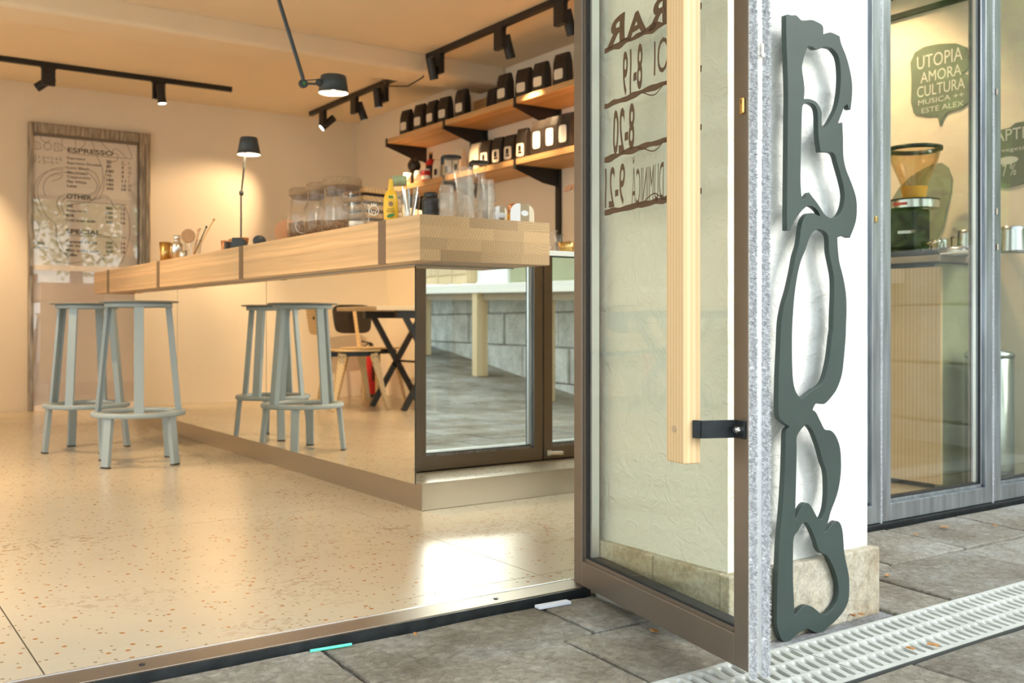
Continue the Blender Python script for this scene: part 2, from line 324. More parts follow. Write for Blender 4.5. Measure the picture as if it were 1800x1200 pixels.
def obj(name, mb, m, parent=None, bevel=0, seg=2, off=None, label=None, merge=False):
    """one mesh object; parts are authored in the frame of their thing"""
    if off is None:
        off = (0,0,0)
        p = parent
        while p is not None and p.parent is not None: p = p.parent
        if p is not None and p.get('_w'): off = tuple(p['_o'])
    me = mb.mesh(name, m, off, merge) if isinstance(mb, MB) else mb
    o = bpy.data.objects.new(name, me); C.objects.link(o)
    if parent is not None: o.parent = parent
    if bevel:
        b = o.modifiers.new('bevel', 'BEVEL'); b.width = bevel; b.segments = seg; b.limit_method = 'ANGLE'; b.angle_limit = R(40)
        b.harden_normals = False
    if label: o['label'] = label
    return o
def tag(o, label, cat, group=None):
    o['label'] = label; o['category'] = cat
    if group: o['group'] = group
    return o
def thing(name, label, cat, loc=(0,0,0), rz=0, group=None, world=False):
    o = bpy.data.objects.new(name, None); o.empty_display_size = 0.05; C.objects.link(o)
    o.location = loc; o.rotation_euler = (0, 0, rz); tag(o, label, cat, group)
    if world: o['_w'] = 1; o['_o'] = [float(q) for q in loc]
    return o
def solo(name, mb, m, label, cat, group=None, base=None, **k):
    """a thing that is a single mesh: origin at its base"""
    if base is None:
        xs = [v.x for v in mb.v]; ys = [v.y for v in mb.v]; zs = [v.z for v in mb.v]
        base = ((min(xs)+max(xs))/2, (min(ys)+max(ys))/2, min(zs))
    o = obj(name, mb, m, None, off=base, **k); o.location = base
    return tag(o, label, cat, group)
def struct(name, mb, m, parent=None, **k):
    o = obj(name, mb, m, parent, **k)
    if parent is None: o['kind'] = 'structure'
    return o
def structroot(name):
    o = bpy.data.objects.new(name, None); C.objects.link(o); o['kind'] = 'structure'; return o
def dup(root, loc=None, rz=None, label=None, group=None, scale=None):
    def rec(o, par):
        c = o.copy(); C.objects.link(c)
        if par is not None: c.parent = par
        for ch in list(o.children): rec(ch, c)
        return c
    r = rec(root, None)
    if loc is not None: r.location = loc
    if rz is not None: r.rotation_euler = (0, 0, rz)
    if label: r['label'] = label
    if group: r['group'] = group
    if scale: r.scale = scale
    return r
def text_mesh(body, size=1.0, extrude=0.0, align='LEFT', sp=1.0, offset=0.0):
    cu = bpy.data.curves.new('t', 'FONT'); cu.body = body; cu.size = size; cu.extrude = extrude; cu.align_x = align; cu.space_line = 1.0; cu.space_character = sp
    cu.offset = offset; cu.resolution_u = 3
    o = bpy.data.objects.new('t', cu); C.objects.link(o)
    dg = bpy.context.evaluated_depsgraph_get(); dg.update()
    me = bpy.data.meshes.new_from_object(o.evaluated_get(dg))
    bpy.data.objects.remove(o); bpy.data.curves.remove(cu)
    return me
def text_obj(name, body, origin, ax, ay, w=None, h=None, m=None, parent=None, wave=0, align='LEFT', cut=0, offset=0.0, lift=0.0):
    """lettering laid on a plane: spans w along ax and h along ay from origin (lower start)"""
    me = text_mesh(body, 1.0, 0, align, 1.0, offset)
    ax, ay, o = Vector(ax), Vector(ay), Vector(origin); nrm = ax.cross(ay).normalized()
    if cut:
        bm = bmesh.new(); bm.from_mesh(me); bmesh.ops.subdivide_edges(bm, edges=[e for e in bm.edges if e.calc_length() > 0.12], cuts=cut); bm.to_mesh(me); bm.free()
    xs = [v.co.x for v in me.vertices]; ys = [v.co.y for v in me.vertices]
    if not xs: return None
    x0, x1, y0, y1 = min(xs), max(xs), min(ys), max(ys)
    sx = w/(x1-x0) if w else None; sy = h/(y1-y0) if h else None
    if sx is None: sx = sy
    if sy is None: sy = sx
    for v in me.vertices:
        u = (v.co.x-x0)*sx; q = (v.co.y-y0)*sy
        if wave: u += wave*math.sin(q*55+u*9); q += wave*0.9*math.sin(u*60+1.3)
        v.co = o+ax*u+ay*q+nrm*lift
    me.materials.clear(); me.materials.append(m)
    off = Vector((0,0,0)); p = parent
    while p is not None and p.parent is not None: p = p.parent
    if p is not None and p.get('_w'): off = Vector(p['_o'])
    for v in me.vertices: v.co -= off
    ob = bpy.data.objects.new(name, me); C.objects.link(ob); ob.parent = parent
    return ob
# ---------------------------------------------------------------- key planes (metres)
ZO = -0.035                    # outdoor paving
YF = 2.03                      # facade plane
XL, XW, YB, ZC = -0.99, 4.04, 8.30, 2.47
XM, YM = 1.68, 2.998           # mirror faces of the bar
XT, YT, ZT, ZB = 1.577, 2.785, 1.006, 0.86   # thick wooden top
XF = 3.68                      # shelf fronts

# ---------------------------------------------------------------- room shell
fl = structroot('floor')
struct('screed', MB().box(XL, XW, YF+0.015, YB, -0.05, -0.006), M_joint, fl)
xs = [XL, -0.84, 0.357, 1.565, 2.77, XW]; ys = [YF+0.015, 2.13, 3.33, 4.53, 5.73, 6.93, 8.13, YB]
for i in range(len(xs)-1):
    for j in range(len(ys)-1):
        if xs[i+1]-xs[i] < 0.02 or ys[j+1]-ys[j] < 0.02: continue
        g = 0.0016
        struct('terrazzo_tile', MB().box(xs[i]+g, xs[i+1]-g, ys[j]+g, ys[j+1]-g, -0.02, 0.0), M_terr, fl)
struct('ceiling', MB().box(XL-0.2, XW+0.25, YF-0.05, YB+0.2, ZC, ZC+0.15), M_ceil)
struct('trim_1', MB().box(XL, XW, 5.90, 6.22, 2.34, ZC+0.02), M_ceil, bevel=0.03, seg=4)     # the boxed beam
struct('wall_back', MB().box(XL-0.2, XW+0.25, YB, YB+0.2, -0.05, ZC+0.1), M_wall)
wlf = structroot('wall_left')
for k, bxx in enumerate(((YF-0.05, 2.45, -0.05, ZC+0.1), (6.05, YB, -0.05, ZC+0.1), (2.45, 6.05, 2.2, ZC+0.1), (2.45, 6.05, -0.05, 0.05))):
    struct('masonry', MB().box(XL-0.2, XL, *bxx), M_wall, wlf)
w4 = structroot('added_window')  # opening and glazing added out of view to let more daylight in
for k in range(4):
    ya, yb_ = 2.45+k*0.9, 2.45+(k+1)*0.9
    struct('window_frame', MB().box(XL-0.12, XL-0.06, ya, ya+0.045, 0.05, 2.2).box(XL-0.12, XL-0.06, yb_-0.045, yb_, 0.05, 2.2).box(XL-0.12, XL-0.06, ya+0.045, yb_-0.045, 0.05, 0.11).box(XL-0.12, XL-0.06, ya+0.045, yb_-0.045, 2.14, 2.2), M_bronze, w4)
    struct('pane', MB().box(XL-0.092, XL-0.088, ya+0.045, yb_-0.045, 0.11, 2.14), M_glass, w4)
struct('wall_right', MB().box(XW, XW+0.25, YF+0.07, YB, -0.05, ZC+0.1), M_wall)
# facade: pier next to the open door, lintel, outer walls
def rough_pier(x0, x1, y0, y1, z0, z1):
    n = 90; P = []; c = [(x0,y0),(x1,y0),(x1,y1),(x0,y1)]
    for k in range(n+1):
        z = z0+(z1-z0)*k/n
        for i, (x, y) in enumerate(c):
            j = 0.0045*noise.noise((i*7.1, 0, z*22))+0.002*noise.noise((i*3.1, 4, z*90))
            P.append((x+j, y+j*0.6, z))
    m = MB(); fs = []
    for k in range(n):
        for i in range(4): fs.append((k*4+i, k*4+(i+1)%4, (k+1)*4+(i+1)%4, (k+1)*4+i))
    fs += [(0,1,2,3), (n*4, n*4+1, n*4+2, n*4+3)]
    return m.add(P, fs)
wf = structroot('wall_front')
struct('pier', rough_pier(1.632, 2.12, 1.53, 2.0, ZO, 2.9), M_ext, wf)
struct('return_wall', MB().box(1.65, 2.215, 1.99, 2.075, ZO, 2.9), M_ext, wf)
struct('lintel', MB().box(XL-0.2, XW+0.25, YF-0.02, YF+0.12, 2.36, 2.9), M_ext, wf)
struct('outer_wall', MB().box(-5.0, XL-0.0, YF-0.05, YF+0.15, -0.3, 2.9), M_ext, wf)
struct('outer_wall', MB().box(XW+0.06, 9.0, YF-0.02, YF+0.15, -0.6, 2.9), M_ext, wf)
struct('added_canopy', MB().box(XL-1.5, 2.15, 0.75, YF-0.02, 2.62, 2.74), M_ext, wf)  # unseen slab added to shade the paving near the doorway
# limestone skirting on the pier: separate slabs
for (x0, x1, y0, y1) in ((1.606, 1.80, 1.502, 1.53), (1.804, 2.128, 1.500, 1.53)):
    struct('limestone_slab', MB().box(x0, x1, y0, y1, ZO-0.01, 0.118), M_plinth, wf, bevel=0.004)
for (y0, y1) in ((1.533, 1.745), (1.749, 1.955)):
    struct('limestone_slab', MB().box(1.610, 1.634, y0, y1, ZO-0.01, 0.118), M_plinth, wf, bevel=0.004)
struct('limestone_slab', MB().box(2.118, 2.126, 1.533, 1.98, ZO-0.01, 0.118), M_plinth, wf, bevel=0.004)
# steel threshold angle of the open doorway
th = structroot('trim_2')
struct('threshold_plate', MB().box(XL, 1.60, 1.967, 2.040, -0.008, 0.002), M_bronze, th, bevel=0.001)
struct('threshold_upstand', MB().box(XL, 1.60, 1.960, 1.968, ZO-0.01, 0.0), M_black2, th)
struct('inner_bead', MB().box(XL, 1.60, 2.040, 2.046, -0.01, 0.003), M_alu, th)
for x in (-0.3, 0.52, 1.34):
    struct('screw', MB().cyl((x, 2.0, 0.0), (x, 2.0, 0.004), 0.006, n=10), M_black2, th)
sl = structroot('trim_3')
struct('sill_angle', MB().box(2.12, 9.0, YF-0.005, YF+0.08, ZO-0.01, 0.0), M_black2, sl)
struct('sill_lip', MB().box(2.12, XW+0.06, YF-0.012, YF+0.01, -0.004, 0.002), M_black2, sl)

# ---------------------------------------------------------------- fixed facade glazing, right of the pier
def glazed(name, x0, x1, frame_m):
    r = structroot(name); y0, y1 = YF, YF+0.06; z0, z1 = 0.004, 2.36; w = 0.046
    f = struct('window_frame', MB().box(x0, x0+w, y0, y1, z0, z1).box(x1-w, x1, y0, y1, z0, z1).box(x0+w, x1-w, y0, y1, z0, z0+0.058).box(x0+w, x1-w, y0, y1, z1-0.058, z1)
        .box(x0+w, x0+w+0.012, y0+0.012, y0+0.05, z0, z1).box(x1-w-0.012, x1-w, y0+0.012, y0+0.05, z0, z1).box(x0+w, x1-w, y0+0.012, y0+0.05, z0+0.058, z0+0.07), frame_m, r, bevel=0.002)
    struct('inner_cladding', MB().box(x0, x0+w+0.004, y1, y1+0.006, z0, z1).box(x1-w-0.004, x1, y1, y1+0.006, z0, z1).box(x0+w+0.004, x1-w-0.004, y1, y1+0.006, z0, z0+0.060).box(x0+w+0.004, x1-w-0.004, y1, y1+0.006, z1-0.06, z1), M_bronze, r)
    struct('glass_spacer', MB().box(x0+w+0.012, x0+w+0.020, y0+0.027, y0+0.039, z0+0.075, z1-0.06).box(x1-w-0.020, x1-w-0.012, y0+0.027, y0+0.039, z0+0.075, z1-0.06), M_alu, r)
    struct('gasket', MB().box(x0+w+0.012, x0+w+0.017, y0+0.014, y0+0.022, z0+0.07, z1-0.06).box(x1-w-0.017, x1-w-0.012, y0+0.014, y0+0.022, z0+0.07, z1-0.06).box(x0+w, x1-w, y0+0.014, y0+0.046, z0+0.07, z0+0.075), M_rubber, r)
    struct('pane', MB().box(x0+w+0.015, x1-w-0.015, y0+0.022, y0+0.026, z0+0.074, z1-0.06), M_glassr, r)
    struct('pane', MB().box(x0+w+0.015, x1-w-0.015, y0+0.040, y0+0.044, z0+0.074, z1-0.06), M_glass, r)
    return r
w1 = glazed('window_1', 2.190, 2.886, M_steel)
w2 = glazed('window_2', 2.894, 3.556, M_steel)
w3 = glazed('window_3', 3.564, 4.10, M_steel)
def pile(name, x0, x1, y, z0, z1, nrm, n, ln, parent, ax=(1,0,0)):
    """brush pile: many small tufts standing off a strip"""
    rnd = random.Random(3); m = MB(); N = Vector(nrm); A = Vector(ax); o = Vector((x0, y, 0)); 
    P = []; Fc = []
    for i in range(n):
        u = rnd.random()*(x1-x0); z = z0+(z1-z0)*rnd.random(); b = o+A*u+Vector((0,0,z))
        t = b+N*ln*(0.6+0.6*rnd.random())+A*(rnd.random()-0.5)*ln*0.9+Vector((0,0,(rnd.random()-0.5)*ln*1.2))
        s = 0.0011; k = len(P); P += [b+A*s, b-A*s, b+Vector((0,0,s*1.6)), t]
        Fc += [(k, k+1, k+3), (k+1, k+2, k+3), (k+2, k, k+3)]
    m.add(P, Fc); return m
for k, x in enumerate((2.890, 3.560)):
    o = struct('brush_seal', pile('p', x-0.005, x+0.005, YF+0.005, 0.0, 2.35, (0,-1,0), 5000, 0.007, None).box(x-0.0045, x+0.0045, YF+0.003, YF+0.02, 0.0, 2.35), M_fur, w2)
for (wn_, x, z, lab) in ((w2, 2.905, 1.10, 0), (w2, 3.585, 1.02, 0)):
    pass
struct('lock_cylinder', MB().box(2.852, 2.862, YF-0.006, YF, 0.99, 1.01), M_brass, w1, bevel=0.002)
for (x, z) in ((3.575, 1.50), (3.58, 0.93), (3.575, 1.06)):
    struct('hinge', MB().cyl((x, YF-0.004, z), (x, YF-0.004, z+0.022), 0.004, n=8), M_agedm, w3)
# inner latch of window_1 (seen in the bar mirror)
o = struct('door_handle', MB().box(2.90, 2.925, YF+0.06, YF+0.085, 0.02, 0.05).bar((2.915, YF+0.09, 0.035), (2.99, YF+0.09, 0.03), 0.012, 0.018), M_chrome, w2, bevel=0.003)

# ---------------------------------------------------------------- terrace: flagstones, grating, stone wall
def gz(x, y):
    return ZO + 0.095*max(0.0, min(-y-0.95, 6.0)) + 0.017*max(0.0, min((y-1.45)/0.5, 1.1))
tr = structroot('terrace')
yy_ = [-10+0.5*k for k in range(18)]+[-0.95, -0.5, 0.2, 0.9, 1.43, 1.45, 1.7, 2.03]; m = MB(); nx, ny = 14, len(yy_)-1; P = []
for j in range(ny+1):
    for i in range(nx+1):
        x = -5+15*i/nx; y = yy_[j]; P.append((x, y, gz(x, y)-0.010))
m.add(P, [(j*(nx+1)+i, j*(nx+1)+i+1, (j+1)*(nx+1)+i+1, (j+1)*(nx+1)+i) for j in range(ny) for i in range(nx)])
struct('mortar_bed', m, M_mort, tr)
rnd = random.Random(11)
def flag(x0, x1, y0, y1, jit=0.014):
    g = 0.0035+0.003*rnd.random(); c = []
    base = [(x0+g,y0+g),(x1-g,y0+g),(x1-g,y1-g),(x0+g,y1-g)]
    for i in range(4):
        a = base[i]; b = base[(i+1)%4]; n = 5
        for k in range(n):
            t = k/n; e = (rnd.random()-0.5)*0.008 if k else 0
            px_, py_ = a[0]+(b[0]-a[0])*t, a[1]+(b[1]-a[1])*t
            if i % 2 == 0: py_ += e
            else: px_ += e
            c.append((px_, py_))
    h = rnd.random()*0.005
    top = [(x, y, gz(x, y)-0.001+h*0.6) for x, y in c]; bot = [(x, y, gz(x, y)-0.025) for x, y in c]
    n = len(c); m = MB(); m.add(bot+top, [tuple(range(n))[::-1], tuple(range(n, 2*n))]+[(i, (i+1)%n, n+(i+1)%n, n+i) for i in range(n)])
    return m
def row(y0, y1, xa, xb, wmin, wmax, skip=None):
    x = xa
    while x < xb:
        w = wmin+(wmax-wmin)*rnd.random(); x1 = min(x+w, xb)
        if xb-x1 < 0.12: x1 = xb
        if not (skip and x1 > skip[0]+0.02 and x < skip[1]-0.02):
            struct('flagstone', flag(x, x1, y0, y1), M_flag, tr, bevel=0.003, seg=1)
        elif skip:
            if x < skip[0]-0.06: struct('flagstone', flag(x, skip[0], y0, y1), M_flag, tr, bevel=0.003, seg=1)
            if x1 > skip[1]+0.06: struct('flagstone', flag(skip[1], x1, y0, y1), M_flag, tr, bevel=0.003, seg=1)
        x = x1
row(1.73, 1.952, -0.1, 1.60, 0.35, 0.6); row(1.73, 2.018, 2.135, 4.9, 0.35, 0.6); row(1.445, 1.73, -0.2, 4.9, 0.35, 0.65, (1.60, 2.135))
for (a, b) in ((0.95, 1.228), (0.62, 0.95), (0.25, 0.62)): row(a, b, 0.0, 5.5, 0.35, 0.65)
y = 0.25; rr = 0
while y > -4.6:
    d = 0.36+0.14*rnd.random(); row(y-d, y, 1.6+0.1*(rr%2), 7.0, 0.5, 0.85); y -= d; rr += 1
# white grating of the drain channel
gr = thing('drain_grate', 'long white slotted grating over the drain channel crossing the stone paving', 'drain grate', (2.5, 1.335, ZO-0.01), 0, None, True)
GX0, GX1, GY0, GY1 = 0.2, 5.2, 1.232, 1.440
obj('channel', MB().box(GX0, GX1, GY0, GY1, ZO-0.07, ZO-0.055).box(GX0, GX1, GY0-0.002, GY0+0.006, ZO-0.06, ZO+0.001).box(GX0, GX1, GY1-0.006, GY1+0.002, ZO-0.06, ZO+0.001), M_dark, gr)
def grate_panel():
    pw = 0.0294; rows = ((GY0+0.008, 0.064), (GY0+0.072, 0.064), (GY0+0.136, 0.064)); m = MB(); n = 16
    for i in range(17):
        cx = pw*(i+0.5)
        for (ry, rh) in rows:
            cy = ry+rh/2; P = []
            L_, r_ = 0.017, 0.0065; tilt = 0.32
            ring = []; outer = []
            for k in range(n):
                t = 2*math.pi*k/n
                ux, uy = r_*math.cos(t), r_*math.sin(t)+(L_ if math.sin(t) > 0 else -L_)
                ring.append((cx+ux*math.cos(tilt)+uy*math.sin(tilt), cy-ux*math.sin(tilt)+uy*math.cos(tilt)))
                q = max(abs(math.cos(t)), abs(math.sin(t)))
                outer.append((cx+math.cos(t)/q*pw/2, cy+math.sin(t)/q*rh/2))
            z = ZO+0.002
            mid = [((a[0]*1.35-cx*0.35), (a[1]*1.18-cy*0.18)) for a in ring]
            mid = [(max(cx-pw/2+0.0015, min(cx+pw/2-0.0015, a)), max(cy-rh/2+0.003, min(cy+rh/2-0.003, b))) for a, b in mid]
            P = [(a, b, z+0.0022) for a, b in outer]+[(a, b, z+0.001) for a, b in mid]+[(a, b, z-0.004) for a, b in ring]+[(a, b, z-0.024) for a, b in ring]
            fs = []
            for l in range(3): fs += [(l*n+k, l*n+(k+1)%n, (l+1)*n+(k+1)%n, (l+1)*n+k) for k in range(n)]
            m.add(P, fs, False)
    W_ = pw*17; z = ZO+0.0042
    m.box(0, W_, GY0+0.001, GY0+0.008, z-0.025, z).box(0, W_, GY1-0.008, GY1-0.001, z-0.025, z)
    return m, W_
gm, gw = grate_panel()
m0 = gm.mesh('grate_panel', M_grate, (0, 0, 0))
for v in m0.vertices: v.co -= Vector((2.5, 1.335, ZO-0.01))
x = GX0
while x < GX1-gw/2:
    o = bpy.data.objects.new('grate_panel', m0); C.objects.link(o); o.parent = gr; o.location = (x+0.001, 0, 0); o.scale = (0.996, 1, 1); x += gw

# dry stone retaining wall and timber bar bench across the terrace (seen in the mirror)
A = Vector((5.34, -1.07, 0)); B = Vector((6.46, -6.78, 0)); dr = (B-A).normalized(); nr = Vector((dr.y, -dr.x, 0))
if nr.x > 0: nr = -nr                                  # faces the house side
sw = structroot('wall_outer')
back = A-nr*0.42-dr*1.6
def wallpt(u, dpt, z): return back+dr*u+nr*dpt+Vector((0,0,z))
for c in range(4):
    u = -0.5; z0c = -0.25+c*0.34
    while u < 7.4:
        w = 0.45+0.4*rnd.random(); p = 0.02+0.03*rnd.random(); h = 0.335
        m = MB(); g = 0.004
        Pp = [wallpt(u+g, 0, z0c+g), wallpt(u+w-g, 0, z0c+g), wallpt(u+w-g, p, z0c+g), wallpt(u+g, p, z0c+g)]
        Pp += [q+Vector((0,0,h-2*g)) for q in Pp]
        m.add(Pp, [(0,3,2,1),(4,5,6,7),(0,1,5,4),(1,2,6,5),(2,3,7,6),(3,0,4,7)])
        struct('stone_block', m, M_wallst, sw, bevel=0.012); u += w
m = MB(); Pp = [wallpt(-0.5, -0.3, -0.4), wallpt(7.6, -0.3, -0.4), wallpt(7.6, 0.004, -0.4), wallpt(-0.5, 0.004, -0.4)]; Pp += [q+Vector((0,0,1.46)) for q in Pp]
m.add(Pp, [(0,3,2,1),(4,5,6,7),(0,1,5,4),(1,2,6,5),(2,3,7,6),(3,0,4,7)]); struct('wall_core', m, M_mort, sw)
bt = thing('bar_table', 'long outdoor timber bar table with square posts reflected in the bar end mirror', 'table', (6.0, -3.0, 0.1), 0, None, True)
ZBT = 1.03
Lb = (B-A).length
def bp(u, dpt, z): return A+dr*u+nr*dpt+Vector((0,0,z))
obj('tabletop', MB().bar(bp(-1.5, -0.10, ZBT-0.085), bp(Lb, -0.10, ZBT+0.075), 0.52, 0.09), M_labelw, bt, bevel=0.004)
obj('apron', MB().bar(bp(-1.45, 0.06, ZBT-0.165), bp(Lb-0.1, 0.06, ZBT-0.005), 0.03, 0.07), M_cardb, bt)
for u in (-1.3, 0.0, 1.55, 3.30, 5.0):
    g = gz(*(bp(u, 0.1, 0).xy)); obj('leg', MB().bar(bp(u, 0.07, g), bp(u, 0.07, ZBT-0.09+0.022*u), 0.12, 0.13, up=tuple(dr)), M_pineX, bt, bevel=0.003)
# things standing on the outdoor table
solo('olive_screen', MB().bar(bp(-1.45, -0.10, ZBT+0.166), bp(1.12, -0.10, ZBT+0.223), 0.04, 0.40), M_olive, 'olive green board standing on the outdoor bar table at its house end', 'board')
solo('mint_board', MB().bar(bp(1.15, -0.08, ZBT+0.224), bp(1.95, -0.08, ZBT+0.242), 0.035, 0.40), M_white, 'pale mint board standing on the outdoor bar table between olive board and crates', 'board')
for k in range(3):
    u = 2.25+k*0.46
    cr_ = thing('wooden_crate', ['pale wooden crate on the outdoor table right beside the mint board', 'middle one of three pale wooden crates on the outdoor table', 'pale wooden crate on the outdoor table farthest from the mint board'][k], 'crate', tuple(bp(u, -0.08, ZBT+0.022*u)), 0, 'crates on the outdoor table', True)
    for q in range(3): obj('slat', MB().bar(bp(u-0.20, 0.02, ZBT+0.055+q*0.1+0.022*u), bp(u+0.20, 0.02, ZBT+0.055+q*0.1+0.022*u), 0.014, 0.085), M_pineX, cr_)
    for sgn in (-1, 1): obj('side', MB().bar(bp(u+0.21*sgn, -0.25, ZBT+0.165+0.022*u), bp(u+0.21*sgn, 0.027, ZBT+0.165+0.022*u), 0.02, 0.29), M_pineX, cr_)
# trees beyond the terrace: what the panes reflect
def tree(x, y, h, r, label, seed, n=7000):
    t = thing('tree', label, 'tree', (x, y, 0.3), 0, 'trees beyond the terrace'); rn = random.Random(seed)
    pts = [(0,0,-0.6), (0.05,0.03,h*0.3), (-0.05,0.08,h*0.55), (0.02,0,h*0.8)]
    obj('trunk', MB().tube(pts, [0.17, 0.13, 0.09, 0.04], 8), M_trunk, t)
    cl = [(Vector((rn.uniform(-1,1)*r*0.75, rn.uniform(-1,1)*r*0.75, h*0.45+rn.random()*h*0.5)), r*(0.3+0.25*rn.random())) for _ in range(13)]
    P = []; Fc = []
    for i in range(n):
        c, cr2 = rn.choice(cl); d = Vector((rn.gauss(0,1), rn.gauss(0,1), rn.gauss(0,1))).normalized()*cr2*(0.55+0.5*rn.random())
        p = c+d; a = Vector((rn.gauss(0,1), rn.gauss(0,1), rn.gauss(0,0.6))).normalized()*0.085; b = a.cross(Vector((rn.gauss(0,1), rn.gauss(0,1), rn.gauss(0,1)))).normalized()*0.05
        k = len(P); P += [p-a, p+b, p+a, p-b]; Fc.append((k, k+1, k+2, k+3))
    o = obj('foliage', MB().add(P, Fc), M_foliage, t); o['kind'] = 'stuff'
tree(7.6, 0.0, 4.6, 1.3, 'leafy tree beyond the stone wall nearest to the house', 1, 14000)
tree(9.2, -5.0, 5.6, 1.9, 'tall leafy tree behind the crates of the terrace', 2, 12000)
tree(5.0, -8.6, 5.4, 2.2, 'leafy tree at the far upper side of the terrace', 3)
tree(-3.5, -8.0, 6.0, 2.4, 'leafy tree across the terrace facing the open doorway', 4)
hd = MB(); rn = random.Random(9); P = []; Fc = []
for i in range(26000):
    p = Vector((11.6+rn.random()*1.8, 1.9-rn.random()*13, 0.2+rn.random()*5.2)); a = Vector((rn.gauss(0,1), rn.gauss(0,1), rn.gauss(0,1))).normalized()*0.15; b = a.orthogonal().normalized()*0.09
    k = len(P); P += [p-a, p+b, p+a, p-b]; Fc.append((k, k+1, k+2, k+3))
hd.add(P, Fc); o = solo('hedge', hd, M_foliage, 'tall dense green hedge behind the outdoor bar table', 'hedge'); o['kind'] = 'stuff'

# ---------------------------------------------------------------- the bar
bar = thing('bar_counter', 'long bar with thick laminated wood top and mirror-clad sides', 'bar counter', (1.9, 4.9, 0), 0, None, True)
obj('plinth', MB().box(1.758, 2.56, 3.088, 6.60, 0.0, 0.116), M_kick, bar, bevel=0.002)
obj('carcass', MB().box(XM+0.008, 2.088, YM+0.008, 6.62, 0.114, ZB).box(2.088, 2.64, YM+0.008, 6.62, 0.114, 0.905), M_white, bar)
for (y0, y1) in ((YM, 4.366), (4.370, 5.718), (5.722, 6.64)):
    obj('mirror_panel', MB().box(XM, XM+0.006, y0+0.0005, y1-0.0005, 0.113, ZB-0.004), M_mirror, bar)
obj('mirror_panel', MB().box(XM+0.0005, 2.088, YM, YM+0.006, 0.113, ZB-0.004), M_mirror, bar, label='mirror panel on the short end of the bar')
obj('mirror_panel', MB().box(2.088, 2.64, YM, YM+0.006, 0.113, 0.906), M_mirror, bar, label='mirror panel below the white worktop')
obj('mirror_edge', MB().box(XM-0.0015, XM+0.0015, YM-0.0015, YM+0.0015, 0.113, ZB-0.004), M_medge, bar)
# laminated top: staves stacked in four layers, each its own piece
rb = random.Random(5); zc_ = [ZB, ZB+0.036, ZB+0.074, ZB+0.112, ZT]
for l in range(4):
    cuts = [XT]; 
    widths = [[0.075, 0.155, 0.16, 0.12], [0.10, 0.13, 0.17, 0.11], [0.08, 0.20, 0.12, 0.11], [0.155, 0.03, 0.19, 0.135]][l]
    s = sum(widths); x = XT
    for w in widths:
        w = w*0.513/s
        obj('wood_stave', MB().box(x, x+w, YT, 7.29, zc_[l], zc_[l+1]), M_bar, bar, bevel=0.0005, seg=1); x += w
for yy, ww in ((3.043, 0.053), (4.406, 0.053), (5.73, 0.053), (6.89, 0.053)):
    obj('inlay_strip', MB().box(XT-0.0015, XT+0.01, yy-ww/2, yy+ww/2, ZB-0.0015, ZT+0.001), M_inlay, bar)
wt = solo('worktop', MB().box(2.092, 2.66, YM-0.01, 6.64, 0.911, 0.930), M_white, 'thin white worktop behind the thick wood bar top', 'worktop', bevel=0.002)

# ---------------------------------------------------------------- counter along the right wall (seen through the windows)
sc = thing('side_counter', 'low counter on the right wall with a knotty wood side panel', 'counter', (3.86, 4.2, 0), 0, None, True)
obj('side_panel', MB().box(3.665, 3.685, 2.31, 6.6, 0.02, 0.885), M_pineX, sc, bevel=0.002, label='knotty pale wood side panel')
obj('end_panel', MB().box(3.70, 4.03, 2.335, 2.355, 0.0, 0.90), M_olive, sc)
obj('body', MB().box(3.69, 4.03, 2.36, 6.6, 0.0, 0.90), M_black2, sc)
obj('counter_top', MB().box(3.64, 4.035, 2.30, 6.62, 0.905, 0.93), M_cardb, sc, bevel=0.002)
# ---------------------------------------------------------------- open glazed door leaf
H = Vector((1.587, 2.012, 0)); T = Vector((-0.2010, -0.9796, 0)); NN = Vector((0.9796, -0.2010, 0)); LL = 0.727
dr1 = structroot('door_1'); dr1.location = H; dr1.rotation_euler = (0, 0, math.atan2(T.y, T.x))
def leaf(px, py, e=0.010):
    a, b = ray(px)          # d*(a,b) = H + s*T + e*NN
    ox, oy = H.x+e*NN.x, H.y+e*NN.y; det = a*(-T.y)+T.x*b
    d = (ox*(-T.y)+T.x*oy)/det; s = (a*oy-b*ox)/det
    return s, CH-(py-HY)*d/F
D0, D1, ZD0, ZD1, sw_ = 0.0, 0.047, 0.004, 2.33, 0.044
struct('door_frame', MB().box(0, sw_, D0, D1, ZD0, ZD1).box(LL-sw_, LL, D0, D1, ZD0, ZD1).box(sw_, LL-sw_, D0, D1, ZD0, ZD0+0.062).box(sw_, LL-sw_, D0, D1, ZD1-0.06, ZD1), M_bronze, dr1, bevel=0.002)
struct('glazing_bead', MB().box(sw_, sw_+0.009, 0.006, 0.04, ZD0+0.06, ZD1-0.05).box(LL-sw_-0.009, LL-sw_, 0.006, 0.04, ZD0+0.06, ZD1-0.05).box(sw_, LL-sw_, 0.006, 0.04, ZD0+0.061, ZD0+0.070), M_bronze, dr1)
struct('gasket', MB().box(sw_+0.009, sw_+0.020, 0.008, 0.04, ZD0+0.07, ZD1-0.06).box(sw_+0.008, LL-sw_-0.008, 0.008, 0.04, ZD0+0.070, ZD0+0.0745), M_rubber, dr1)
struct('glass_spacer', MB().box(sw_+0.020, sw_+0.030, 0.0135, 0.0335, ZD0+0.075, ZD1-0.06), M_alu, dr1)
struct('pane', MB().box(sw_+0.009, LL-sw_-0.006, 0.010, 0.013, ZD0+0.070, ZD1-0.058), M_glass, dr1)
struct('pane', MB().box(sw_+0.009, LL-sw_-0.006, 0.034, 0.037, ZD0+0.070, ZD1-0.058), M_glass, dr1)
struct('edge_profile', MB().box(LL, LL+0.0035, 0.017, 0.029, ZD0, ZD1), M_alu, dr1)
